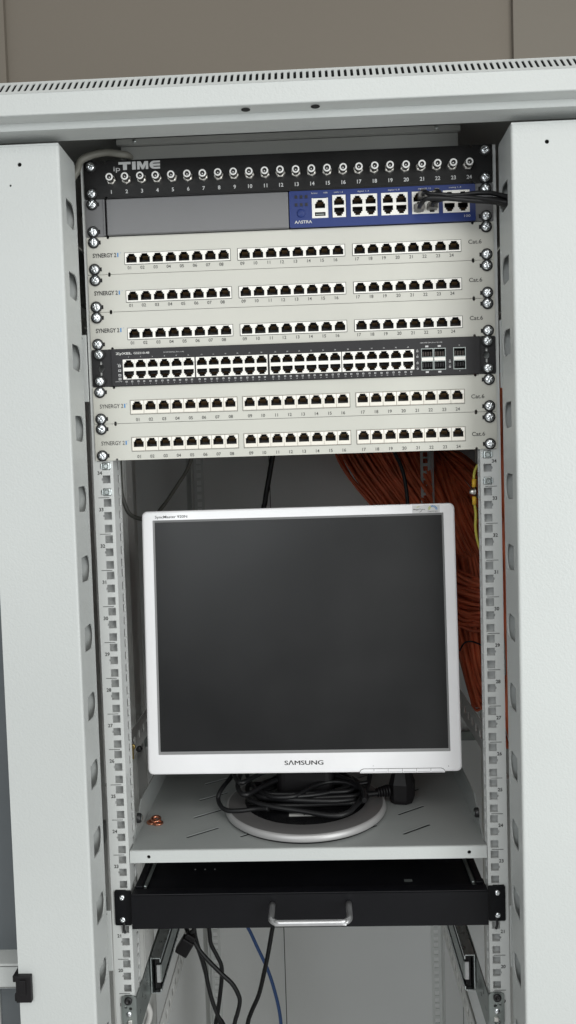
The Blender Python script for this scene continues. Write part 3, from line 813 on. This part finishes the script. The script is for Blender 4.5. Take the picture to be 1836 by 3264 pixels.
# cables on the base
pc = thing('power_cord', 'thick black power cord coiled on the monitor base with a bulky three-pin plug', 'cable')
sB = [(-.0951,.1695,1.062),(-.0952,.1146,1.062),(-.0834,.0835,1.062),(-.067,.1029,1.062),(-.0424,.1334,1.062),(-.0077,.1538,1.062),(.0236,.1551,1.062),(.0541,.1343,1.062),(.0747,.1016,1.060),(.0760,.0720,1.056)]
sD = [(-.0817,.1181,1.051),(-.0747,.0927,1.05),(-.0458,.0723,1.05),(-.0067,.0613,1.048),(.0315,.0483,1.047),(.0506,.0521,1.048),(.0628,.0678,1.050),(.0764,.1011,1.052),(.0875,.1474,1.056),(.0909,.160,1.080)]
sF = [(-.0797,.1052,1.047),(-.0604,.0863,1.047),(-.0228,.0847,1.046),(.0323,.0882,1.046),(.0719,.0938,1.046),(.0813,.1159,1.046),(.0712,.1533,1.047),(.0342,.1801,1.048),(-.0085,.1737,1.048),(-.0456,.1479,1.048),(-.0685,.1174,1.050),(-.060,.095,1.054),(-.02,.082,1.055),(.03,.080,1.053),(.065,.092,1.050)]
cd = [(-.0078,.1248,1.0475),(.0426,.1064,1.0475),(.073,.1126,1.0475),(.0915,.1194,1.0465),(.104,.124,1.046)]
b = MB(); b.tube(sD[::-1]+[(-.080,.135,1.056)]+sF[9:], .0034, CABLE, 10); b.tube(sF, .0033, CABLE, 10); b.tube(cd, .0036, CABLE, 10)
b.tube([(x*.92,y*.94+.012,z+.006) for x,y,z in sF[:11]], .0033, CABLE, 10)
b.tube([(x*.85-.004,y*.9+.022,z+.010) for x,y,z in sF[:11]], .0030, CABLE, 10)
b.build('cord', pc)
b = MB(); Mpl = Matrix.Translation((.131,.140,1.0488)) @ Matrix.Rotation(math.radians(-8),4,'Z')
hexo = [(x*.78,y*.78) for x,y in ((-.020,-.012),(-.012,-.021),(.010,-.022),(.021,-.013),(.024,.006),(.014,.022),(-.006,.024),(-.019,.012))]
for (za, zb2, s0, s1) in ((-.021,-.016,.90,1.0),(-.016,.006,1.0,1.04),(.006,.026,1.04,.66)):
    n_ = len(hexo)
    A = [Mpl @ Vector((x*s0,y*s0,za)) for x,y in hexo]; B = [Mpl @ Vector((x*s1,y*s1,zb2)) for x,y in hexo]
    for k in range(n_): b.face([A[k],A[(k+1)%n_],B[(k+1)%n_],B[k]], BLKP)
    if za == -.021: b.face(A[::-1], BLKP)
    if zb2 == .026: b.face(B, BLKP)
pl = b.build('plug', pc)
b = MB()
for k in range(5): b.tube([(.096+.0035*k,.1215+.0014*k,1.047),(.0985+.0035*k,.1225+.0014*k,1.047)], .0058+.0006*k, BLKP, 12, 1)
b.build('strain_relief', pl)
b = MB(); b.box(.120,.126,.156,.172,1.046,1.050,NICKEL); b.box(.136,.142,.156,.172,1.046,1.050,NICKEL); b.build('pin', pl)
vc = thing('video_cable', 'black monitor cable hanging in a wide loop left of the round base', 'cable')
lA = [(-.100,.175,1.085),(-.1038,.1506,1.068),(-.1192,.1177,1.055),(-.1214,.1068,1.045),(-.1102,.0867,1.041),(-.0898,.0802,1.042),(-.0681,.0803,1.044),(-.0508,.0725,1.047)]
sC = [(-.088,.195,1.080),(-.0881,.1752,1.062),(-.0802,.1398,1.058),(-.0612,.1024,1.057),(-.042,.0812,1.059),(-.0146,.0825,1.060),(.0088,.1146,1.060),(.0334,.1292,1.060),(.0576,.1228,1.060),(.078,.105,1.056)]
b = MB(); b.tube(lA, .0031, CABLE, 10); b.tube(sC, .0030, CABLE, 10); b.tube(sB, .0034, CABLE, 10)
b.tube([(-.0305,.0812,1.0585),(.0028,.0885,1.0575),(.0287,.1008,1.056),(.0491,.1151,1.056),(.0658,.1273,1.056),(.085,.135,1.056)], .0030, CABLE, 10)
b.tube([(x-.006,y+.012,z+.012) for x,y,z in sB[1:7]], .0032, CABLE, 10)
b.build('cord', vc)

# copper washers
for (x, y, z, rx, lab) in ((-.2000,.0780,ZS_+.0014,0.,'copper ring lying flat, nearest the shelf front'),(-.2085,.0815,ZS_+.0014,.05,'copper ring lying flat, partly under the smaller one'),(-.2040,.0850,ZS_+.0040,.25,'small copper ring leaning on top of the other two')):
    b = MB(); R0 = .0075 if rx < .3 else .0062
    b.lathe([(R0*.45,-.001),(R0*.9,-.0012),(R0,0),(R0*.9,.0012),(R0*.45,.001),(R0*.45,-.001)], COPPER, Matrix.Translation((0,0,0)) @ Matrix.Rotation(rx,4,'X'), 28)
    o = b.build('copper_ring', None, (x,y,z)); tag(o, lab+', left side of shelf', 'ring', 'copper rings on the shelf')

# ------------------------------------------------------------------ drawer
dr = thing('rack_drawer', 'black steel rack drawer with a curved silver handle under the shelf', 'drawer')
zd = zb(22)
b = MB(); b.box(-.2180,.2185,-.0120,-.0098,zd+.0008,zd+.0425,BLKM); b.box(-.2180,.2185,-.0120,.0020,zd+.0426,zd+.0445,BLKM,.0009)
b.box(-.2180,-.2165,-.0097,.02,zd+.0008,zd+.0425,BLKM); b.box(.2170,.2185,-.0097,.02,zd+.0008,zd+.0425,BLKM); b.build('drawer_front', dr)
b = MB(); b.box(-.205,.205,.0022,.42,zd+.0372,zd+.0386,BLKM); b.box(-.205,.205,.0022,.004,zd+.0387,zd+.0425,BLKM)
b.box(-.205,.205,.0041,.42,zd+.003,zd+.0045,BLKM)
b.box(.121,.131,.022,.027,zd+.0388,zd+.0392,GALV)
for k in range(3): b.box(-.150+.013*k,-.1485+.013*k,.060,.0615,zd+.0388,zd+.0392,ALU)
b.build('tray', dr)
for sx in (-1,1):
    b = MB(); a, c = sorted((sx*.2206,sx*.2412))
    b.plate('xz',[rrect(a,c,zd+.0003,zd+U-.0003,.0015,2)],-.0024,-.0004,BLKM); b.build('mounting_ear', dr)
    for dz in (.0078,.0360): screw(dr, sx*.2315, zd+dz, -.0026, small=True)
    b = MB(); b.box(*sorted((sx*.2075,sx*.2160)),.004,.45,zd+.036,zd+.047,BLKM,.001); b.box(*sorted((sx*.2030,sx*.2070)),.010,.45,zd+.0395,zd+.044,GALV,.001); b.build('slide', dr)
    b = MB(); b.tube([(sx*.2300,-.003,zd+.004),(sx*.2305,-.004,zd-.003),(sx*.2290,-.003,zd-.009)],.0016,RUB,8); b.build('retaining_strap', dr)
b = MB()
zh = zd+.0300; hx0, hx1, yo = -.0438,.0492,-.054
pts = [(hx0,-.012,zh),(hx0,-.030,zh)]
for k in range(6): a = math.radians(90*k/5); pts.append((hx0+.011*(1-math.cos(a)), yo+.011-.011*math.sin(a), zh))
pts2 = [(hx1-(x-hx0), y, z) for x,y,z in pts[::-1]]
b.tube(pts+pts2, .0036, ALU, 14, 2); b.build('handle', dr)

# ------------------------------------------------------------------ slide rails at U19
for sx in (-1,1):
    t = thing('slide_rail', 'empty galvanised telescopic slide rail below the drawer, fixed to the %s mounting rail' % ('left' if sx<0 else 'right'), 'slide rail', 'slide rails below the drawer')
    x = sx*.2155; zc = .8195
    b = MB(); z0_, z1_ = zc-.0245, zc+.0245
    a, c = sorted((x, x+sx*.0014)); b.box(a,c,.075,.66,z0_,z1_,ZINC)
    a, c = sorted((x-sx*.0115, x)); b.box(a,c,.075,.66,z1_-.0013,z1_,ZINC); b.box(a,c,.075,.66,z0_,z0_+.0013,ZINC)
    a, c = sorted((x-sx*.0125, x-sx*.0112)); b.box(a,c,.075,.66,z1_-.006,z1_-.0014,ZINC); b.box(a,c,.075,.66,z0_+.0014,z0_+.006,ZINC)
    b.build('outer_channel', t)
    b = MB(); a, c = sorted((x-sx*.0100, x-sx*.0030)); b.box(a,c,.082,.62,zc-.0225,zc+.0225,BLKP); b.build('ball_cage', t)
    b = MB(); a, c = sorted((x-sx*.0125, x-sx*.0110)); b.box(a,c,.080,.64,zc-.012,zc+.012,GALV,.0003); a, c = sorted((x-sx*.0109, x-sx*.0060)); b.box(a,c,.079,.081,zc-.012,zc+.012,ALU); b.build('inner_member', t)
    b = MB()
    b.plate('yz',[[(.0,zc-.030),(.68,zc-.024),(.68,zc+.024),(.10,zc+.024),(.0,zc+.018)]]+[circ(.015+.014*k,zc-.002+.006*((k%2)*2-1),.0030) for k in range(5)], x+sx*.0030, x+sx*.0045, GALV)
    xe = sx*.2330
    hs = [circ(sx*.2288,zb(19)+.0372,.0045), circ(sx*.2265,zb(19)+.0265,.0020), circ(sx*.2325,zb(19)+.0285,.0018), circ(sx*.2290,zb(19)+.0060,.0040)]
    b.plate('xz',[rrect(*sorted((sx*.2190,sx*.2375)),zb(19)+.0010,zb(19)+.0425,.003,3)]+hs,-.0030,-.0012,GALV)
    b.lathe([(.0046,0),(.0050,.0022),(.0036,.0030),(.0020,.0030),(.0020,.0005,DARK),(0,.0005)],RUB,Matrix.Translation((sx*.2288,-.0028,zb(19)+.0372)) @ YM,18)
    b.lathe([(.0036,0),(.0030,.0012),(0,.0014)],CHROME,Matrix.Translation((sx*.2290,-.0030,zb(19)+.0195)) @ YM,18)
    b.box(*sorted((sx*.2245,sx*.2300)),-.0060,-.0030,zb(19)+.0075,zb(19)+.0130,NICKEL,.0008)
    b.build('fixing_bracket', t)

# ------------------------------------------------------------------ loose cables below and behind
def cable(name, label, pts, r, m, group=None, seg=8):
    b = MB(); b.tube(pts, r, m, seg); return tag(b.build(name), label, 'cable', group)
g1 = 'black cables hanging below the drawer'
t = thing('power_cable', 'black cable with a socket connector hanging at the left below the drawer', 'cable', g1)
b = MB(); b.tube([(-.209,.3,.85),(-.209,.3,.7738),(-.2056,.3,.7528),(-.196,.3,.7359),(-.1825,.3,.7126),(-.1529,.3,.6797),(-.135,.3,.6616),(-.1254,.3,.6425),(-.1238,.3,.6298),(-.1285,.3,.6108),(-.1344,.3,.5896),(-.15,.3,.50)], .0036, CABLE, 10); 
b.tube([(-.18,.28,.83),(-.1897,.28,.7704),(-.1962,.28,.7600)],.0034,CABLE,10); b.build('cord', t)
b = MB(); b.box(-.0105,.0105,-.008,.008,-.014,.013,BLKP,.002, Matrix.Translation((-.2060,.28,.7385)) @ Matrix.Rotation(math.radians(32),4,'Y')); b.box(-.008,.008,-.0065,.0065,.013,.022,BLKP,.0015, Matrix.Translation((-.2060,.28,.7385)) @ Matrix.Rotation(math.radians(32),4,'Y')); b.build('connector', t)
cable('power_cable','black cable below the drawer bulging right across the left rear rail', [(-.185,.36,.80),(-.1801,.36,.7397),(-.1779,.36,.7112),(-.1764,.36,.6936),(-.1664,.36,.6715),(-.1596,.36,.6538),(-.1604,.36,.6295),(-.1647,.36,.5986),(-.1702,.36,.5654),(-.1735,.36,.5455),(-.18,.36,.45)], .0036, CABLE, g1)
cable('power_cable','black cable below the drawer running down behind the socket connector to the lower crossing', [(-.195,.33,.82),(-.1976,.33,.7568),(-.1985,.33,.7311),(-.1932,.33,.7052),(-.1838,.33,.6728),(-.1805,.33,.649),(-.1733,.33,.6144),(-.1638,.33,.5861),(-.1539,.33,.5665),(-.14,.33,.50)], .0036, CABLE, g1)
cable('thin_cable','thin dark cable below the drawer along the left rear rail', [(-.20,.38,.80),(-.2016,.38,.7288),(-.2085,.38,.6977),(-.1958,.38,.6484),(-.1845,.38,.599),(-.1758,.38,.5674),(-.1691,.38,.5403),(-.16,.38,.45)], .0026, CABLE, g1)
cable('power_cable','black cable hanging below the left end of the drawer handle', [(-.066,.45,.80),(-.0718,.45,.6878),(-.077,.45,.6669),(-.0864,.45,.6202),(-.0957,.45,.5804),(-.106,.45,.5428),(-.1209,.45,.5099),(-.1286,.45,.484),(-.14,.45,.40)], .0040, CABLE, g1)
cable('network_cable','blue cable hanging below the drawer', [(-.16,.55,.72),(-.1392,.55,.6325),(-.1256,.55,.5998),(-.1121,.55,.5671),(-.0962,.55,.5293),(-.0852,.55,.4914),(-.0767,.55,.451),(-.073,.55,.4131),(-.07,.55,.33)], .0034, BCABLE)
cable('white_cable','short bend of white cable at the bottom left behind the bracket', [(-.245,.12,.735),(-.2416,.12,.7483),(-.2361,.12,.7519),(-.2312,.12,.7409),(-.2316,.12,.73),(-.2357,.12,.7172),(-.24,.12,.68)], .0045, WCABLE)
cable('power_cable','black cable running down behind the gap between lowest patch panel and monitor', [(-.03,.45,1.62),(-.0426,.45,1.5488),(-.0503,.45,1.5161),(-.0569,.45,1.4832),(-.0655,.45,1.4393),(-.0685,.45,1.3951),(-.067,.45,1.1)], .0046, CABLE)
cable('grey_cable','grey cable slanting left behind the gap above the monitor', [(-.185,.5,1.60),(-.1939,.5,1.5441),(-.2069,.5,1.5046),(-.2252,.5,1.4765),(-.2495,.5,1.4428),(-.2677,.5,1.4203),(-.29,.5,1.38)], .0034, GCABLE)
cable('grey_cable','grey cable curving from left mounting rail behind the top left monitor corner', [(-.2509,.16,1.56),(-.2509,.16,1.5003),(-.2506,.16,1.4737),(-.2473,.16,1.4559),(-.2391,.16,1.4379),(-.2216,.16,1.4307),(-.1928,.16,1.4255),(-.15,.18,1.41)], .0030, mat('dark_grey_cable',(.10,.10,.09),.5))
cable('thin_cable','thin dark cable crossing the orange cables above the monitor', [(.13,.3,1.60),(.1408,.3,1.5373),(.1593,.3,1.4926),(.1658,.3,1.458),(.1676,.3,1.4284),(.168,.3,1.35)], .0030, CABLE)
cable('grey_cable','grey cable entering a hole in the beam above the coax panel at the left', [(-.262,-.015,1.83),(-.2466,-.015,1.850),(-.2396,-.012,1.866),(-.2158,-.006,1.8749),(-.1960,-.003,1.8735),(-.1880,.006,1.8742),(-.187,.03,1.875)], .0042, GCABLE)
# patch cables
P4 = [[(.1583,-.012,1.8087),(.1590,-.024,1.8077),(.1634,-.030,1.8035),(.1763,-.032,1.8015),(.1943,-.030,1.8004),(.215,-.033,1.8012),(.231,-.040,1.7982),(.2425,-.050,1.7913),(.2520,-.056,1.786),(.28,-.055,1.77)],
      [(.1739,-.012,1.8087),(.1745,-.024,1.8075),(.178,-.030,1.8000),(.1908,-.030,1.7983),(.2166,-.033,1.7941),(.2326,-.040,1.7919),(.2459,-.050,1.7852),(.2540,-.055,1.782),(.28,-.05,1.76)],
      [(.1539,-.012,1.7946),(.1537,-.026,1.7940),(.1601,-.036,1.7965),(.1812,-.036,1.7956),(.2072,-.036,1.7922),(.2321,-.042,1.7875),(.2441,-.050,1.7818),(.2530,-.055,1.779),(.28,-.055,1.75)],
      [(.1695,-.012,1.7959),(.1693,-.026,1.7955),(.1818,-.034,1.7965),(.2045,-.034,1.7965),(.2287,-.044,1.7897),(.2436,-.052,1.7835),(.2530,-.052,1.781),(.28,-.06,1.75)]]
labs = ['black patch cable plugged into the upper left socket of the digital 9..12 group','black patch cable plugged into the upper right socket of the digital 9..12 group','black patch cable plugged into the lower left socket of the digital 9..12 group','black patch cable plugged into the lower right socket of the digital 9..12 group']
for pts, lb in zip(P4, labs):
    t = thing('patch_cable', lb, 'cable', 'black patch cables in the blue unit')
    b = MB(); b.tube(pts, .0026, CABLE, 10); b.build('cord', t)
    x, y, z = pts[0]; b = MB(); b.box(x-.0056,x+.0056,-.0150,-.0050,z-.0038,z+.0038,CLEAR,.0008); b.box(x-.0042,x+.0042,-.0149,-.0095,z-.0030,z+.0030,BLKP)
    b.box(x-.0028,x+.0028,-.0170,-.0085,z+.0045,z+.0054,CLEAR,.0002); b.build('plug', t)
# ground wires
for k,(pts, lz0, lz1, lab) in enumerate((([(.240,.03,1.505),(.2307,.03,1.4953),(.226,.03,1.4896),(.2235,.03,1.482),(.223,.03,1.4742)],1.4655,1.4755,'yellow and green earth wire going up from the bolt beside the right rail'),
                    ([(.2233,.03,1.4445),(.2245,.03,1.4315),(.2238,.03,1.416),(.2258,.03,1.4004),(.2306,.03,1.3847),(.238,.03,1.37)],1.4440,1.4540,'yellow earth wire hanging down from the bolt beside the right rail'))):
    x0 = .2135
    
    t = thing('earth_wire', lab, 'wire', 'earth wires beside the right rail')
    pts = [(x-.004,y,z) for x,y,z in pts]
    b = MB(); b.tube(pts, .0017, YEL, 8); b.build('wire', t)
    b = MB(); b.tube([(.2190,.030,lz0),(.2192,.030,lz1)], .0027, LUG, 10, 1); b.box(.2200,.2212,.025,.035,1.4545,1.4655,ZINC) ; b.build('cable_lug', t)
b = MB(); b.lathe([(0,.010),(.0030,.0095),(.0046,.006),(.0046,.0035),(.0055,.0035),(.0055,.0015),(.0062,.0015),(.0062,0),(0,0)], NICKEL, Matrix.Translation((.2205,.030,1.4600)) @ Matrix.Rotation(-math.pi/2,4,'Y') @ Matrix.Scale(.72,4), 20)
tag(b.build('earth_bolt'), 'shiny bolt holding the yellow earth wires to the right rail', 'bolt')

# ------------------------------------------------------------------ orange cables
def lerp_path(A, B, t):
    SA, SB = smooth_path(A, 6), smooth_path(B, 6); n = 26; out = []
    for k in range(n+1):
        a = SA[min(int(k/n*(len(SA)-1)+.5), len(SA)-1)]; c = SB[min(int(k/n*(len(SB)-1)+.5), len(SB)-1)]
        out.append(a.lerp(c, t))
    return out
def bundle(name, label, A, B, count, r, jitter, dj, bow=.0, seed=1):
    rnd = random.Random(seed); b = MB()
    for i in range(count):
        t = rnd.uniform(-.04,1.04); P = lerp_path(A, B, t)
        ox, oy, oz = rnd.gauss(0,jitter), rnd.uniform(-dj,dj), rnd.gauss(0,jitter)
        ph, am = rnd.uniform(0,6.28), rnd.uniform(.2,1)*jitter*1.4
        fr = rnd.uniform(1.0,2.2)
        Q = [p+Vector((ox+am*math.sin(ph+fr*k*.24), oy+am*1.5*math.cos(ph*1.3+fr*k*.2), oz+am*math.cos(ph+fr*k*.27))) for k, p in enumerate(P)]
        for p in Q: p.x = min(p.x, .380)
        b.tube(Q[::2], r*rnd.uniform(.85,1.1), ORANGE if rnd.random()<.6 else ORANGED, 6, 3)
    return tag(b.build(name), label, 'cables', None, 'stuff')
AL = [(0.04, 0.78, 1.6916), (0.0519, 0.78, 1.6055), (0.064, 0.78, 1.5579), (0.0796, 0.78, 1.5102), (0.1087, 0.78, 1.4621), (0.1479, 0.78, 1.4135), (0.1898, 0.74, 1.3543), (0.259, 0.68, 1.2992), (0.2989, 0.62, 1.2801), (0.3471, 0.56, 1.2686), (0.374, 0.5, 1.2819)]
AM = [(0.118, 0.77, 1.6989), (0.1319, 0.77, 1.6021), (0.1574, 0.77, 1.5546), (0.1958, 0.77, 1.4864), (0.2374, 0.74, 1.4192), (0.2726, 0.68, 1.3438), (0.3013, 0.6, 1.2704), (0.3265, 0.52, 1.234), (0.3582, 0.46, 1.232)]
AR = [(0.1809, 0.76, 1.7006), (0.2241, 0.76, 1.5985), (0.28, 0.73, 1.5481), (0.3194, 0.64, 1.5136), (0.351, 0.56, 1.4817), (0.3715, 0.5, 1.4585), (0.3834, 0.46, 1.4258)]
BD = [(0.27, 0.76, 1.7024), (0.2861, 0.75, 1.5494), (0.2946, 0.70, 1.4834), (0.3076, 0.62, 1.4094), (0.323, 0.55, 1.3417), (0.347, 0.48, 1.2798), (0.3644, 0.44, 1.2354)]
AM2 = [(x+.004,y+.01,z) for x,y,z in AM]
bundle('orange_cable_bundle','mass of orange cables sweeping down behind the gap above the monitor', AL, AM, 80, .0032, .0045, .025, seed=2)
bundle('orange_cable_bundle','dense orange cables running down behind the right mounting rail', AM2, BD, 100, .0032, .005, .03, seed=3)
bundle('orange_cable_bundle','orange cables crossing to the right behind the upper end of the right rail', AR, BD, 50, .0031, .006, .02, seed=4)
CH = [(.16,.36,1.385),(.2111,.34,1.3591),(.2406,.34,1.3226),(.2707,.34,1.3064),(.3059,.34,1.3004),(.3413,.34,1.3097),(.372,.33,1.33)]
CLo = [(.16,.36,1.315),(.2094,.34,1.2824),(.2391,.34,1.2482),(.2693,.34,1.2346),(.2998,.34,1.2416),(.3358,.34,1.2791),(.368,.33,1.31)]
bundle('orange_cable_bundle','orange cable coils sagging sideways right of the monitor', CH, CLo, 60, .0028, .003, .02, seed=5)
DL = [(.225,.37,1.345),(.2334,.37,1.3047),(.245,.37,1.2471),(.2544,.37,1.1998),(.2637,.37,1.1524),(.2733,.37,1.1101),(.2832,.37,1.0898),(.3014,.37,1.0989),(.3175,.37,1.1302)]
DR = [(.280,.37,1.345),(.2895,.37,1.2876),(.2962,.37,1.2354),(.299,.37,1.1935),(.305,.37,1.1515),(.3226,.37,1.1301),(.3431,.37,1.1243),(.356,.37,1.135),(.365,.37,1.16)]
bundle('orange_cable_bundle','narrower orange bunch hanging down and looping up right of the monitor', DL, DR, 40, .0028, .002, .018, seed=6)
EG = [(.279,.14,1.62),(.279,.14,1.5097),(.2824,.14,1.4583),(.2771,.14,1.3982),(.2811,.14,1.3332),(.277,.14,1.2681),(.2814,.14,1.2024),(.2792,.14,1.1452),(.292,.14,1.09)]
EG2 = [(x+.030,y+.06,z) for x,y,z in EG]
bundle('orange_cable_bundle','orange cables seen through the slit between right rail and right column', EG, EG2, 28, .0028, .004, .02, seed=8)
cable('cable_tie','dark tie looped round the hanging orange bunch', [(.2489,.33,1.1935),(.2567,.33,1.2062),(.2669,.328,1.209),(.2769,.33,1.2057),(.2893,.33,1.1992)], .0014, RUB)

# ------------------------------------------------------------------ things left of the left column
t = thing('side_bar', 'light grey box-section bar running back beside the left column at the bottom', 'bar')
b = MB(); b.box(-.470,-.3440,-.046,.36,.882,.9125,CAB,.0015); b.box(-.470,-.3490,-.0466,-.0461,.9095,.9100,INKG); b.box(-.470,-.3490,-.0466,-.0461,.8838,.8843,INKG); b.build('bar', t)
t = thing('door_catch', 'black plastic catch clipped on the outer edge of the left column', 'catch')
b = MB(); b.box(-.3345,-.3168,-.0935,-.0872,.8960,.9270,BLKP,.0008); b.box(-.3300,-.3225,-.0950,-.0935,.9060,.9230,BLKP,.0006); b.box(-.3385,-.3335,-.0915,-.070,.9190,.9265,BLKP,.0008); b.box(-.3370,-.3335,-.0915,-.070,.8965,.9050,BLKP,.0008); b.build('catch_body', t)
b = MB()
LD = mat('shaded_steel',(.13,.145,.155),.5,var=.1,vscale=5)  # shade beyond the column is put into these steel greys
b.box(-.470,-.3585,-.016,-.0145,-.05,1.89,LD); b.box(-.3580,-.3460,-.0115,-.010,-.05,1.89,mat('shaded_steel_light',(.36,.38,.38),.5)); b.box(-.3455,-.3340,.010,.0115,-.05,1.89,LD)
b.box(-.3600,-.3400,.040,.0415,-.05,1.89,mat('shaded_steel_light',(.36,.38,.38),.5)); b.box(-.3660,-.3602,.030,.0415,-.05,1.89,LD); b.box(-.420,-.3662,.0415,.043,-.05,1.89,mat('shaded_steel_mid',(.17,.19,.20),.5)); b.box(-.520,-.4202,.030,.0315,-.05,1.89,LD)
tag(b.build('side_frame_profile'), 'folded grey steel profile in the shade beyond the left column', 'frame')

# ------------------------------------------------------------------ room
b = MB(); b.box(-4,.515,1.0,1.05,-.12,3.2,WALLM); tag(b.build('back_wall'), None, None, None, 'structure')
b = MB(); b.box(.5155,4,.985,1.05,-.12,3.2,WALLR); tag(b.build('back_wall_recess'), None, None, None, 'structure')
b = MB(); b.box(-4,-.682,.985,.9995,-.12,3.2,WALLM); tag(b.build('wall_pilaster'), None, None, None, 'structure')
b = MB(); b.box(-4,4,-4,1.0,-.13,-.1205,FLOORM); tag(b.build('floor'), None, None, None, 'structure')

# ------------------------------------------------------------------ light
w = bpy.data.worlds.new('World'); scene.world = w; w.use_nodes = True
nt = w.node_tree; bg = nt.nodes['Background']
tc = nt.nodes.new('ShaderNodeTexCoord'); sp = nt.nodes.new('ShaderNodeSeparateXYZ'); cr = nt.nodes.new('ShaderNodeValToRGB')
mr = nt.nodes.new('ShaderNodeMapRange'); mr.inputs['From Min'].default_value = -1; mr.inputs['From Max'].default_value = 1
nt.links.new(tc.outputs['Generated'], sp.inputs[0]); nt.links.new(sp.outputs['Z'], mr.inputs['Value']); nt.links.new(mr.outputs['Result'], cr.inputs['Fac'])
e = cr.color_ramp.elements; e[0].position = 0; e[0].color = (.10,.105,.11,1); e[1].position = 1; e[1].color = (.62,.62,.60,1)
x = e.new(.42); x.color = (.13,.14,.155,1); x = e.new(.50); x.color = (.34,.345,.35,1); x = e.new(.58); x.color = (.60,.60,.58,1)
nt.links.new(cr.outputs['Color'], bg.inputs['Color']); bg.inputs['Strength'].default_value = .70
def area(name, loc, target, sx, sy, power, col):
    l = bpy.data.lights.new(name, 'AREA'); l.shape = 'RECTANGLE'; l.size = sx; l.size_y = sy; l.energy = power; l.color = col
    o = bpy.data.objects.new(name, l); COL.objects.link(o); o.location = loc
    o.rotation_euler = (Vector(target)-Vector(loc)).to_track_quat('-Z','Y').to_euler()
    return o
area('ceiling_light', (.35,-1.9,2.9), (0,0,.8), 1.3, .8, 13, (1,.985,.95))
area('window_light', (1.65,-2.1,1.45), (0,.4,.85), 1.4, 1.8, 42, (.97,1,.99))
area('left_fill_light', (-.9,-2.6,1.9), (0,.4,.5), 1.3, 1.0, 16, (.93,.98,1))  # added fill, no window there; gives the screen its upper-left gradient

# ------------------------------------------------------------------ camera
cam = bpy.data.cameras.new('camera'); co = bpy.data.objects.new('camera', cam); COL.objects.link(co)
co.location = (.0224298,-.983722,1.4923019); co.rotation_euler = (1.52073068,.0306217518,.0319914258)
cam.sensor_fit = 'VERTICAL'; cam.sensor_height = 32.64; cam.sensor_width = 18.36; cam.lens = 26.0
cam.clip_start = .02; cam.clip_end = 50
scene.camera = co
scene.view_settings.view_transform = 'Standard'; scene.view_settings.look = 'None'; scene.view_settings.exposure = 0
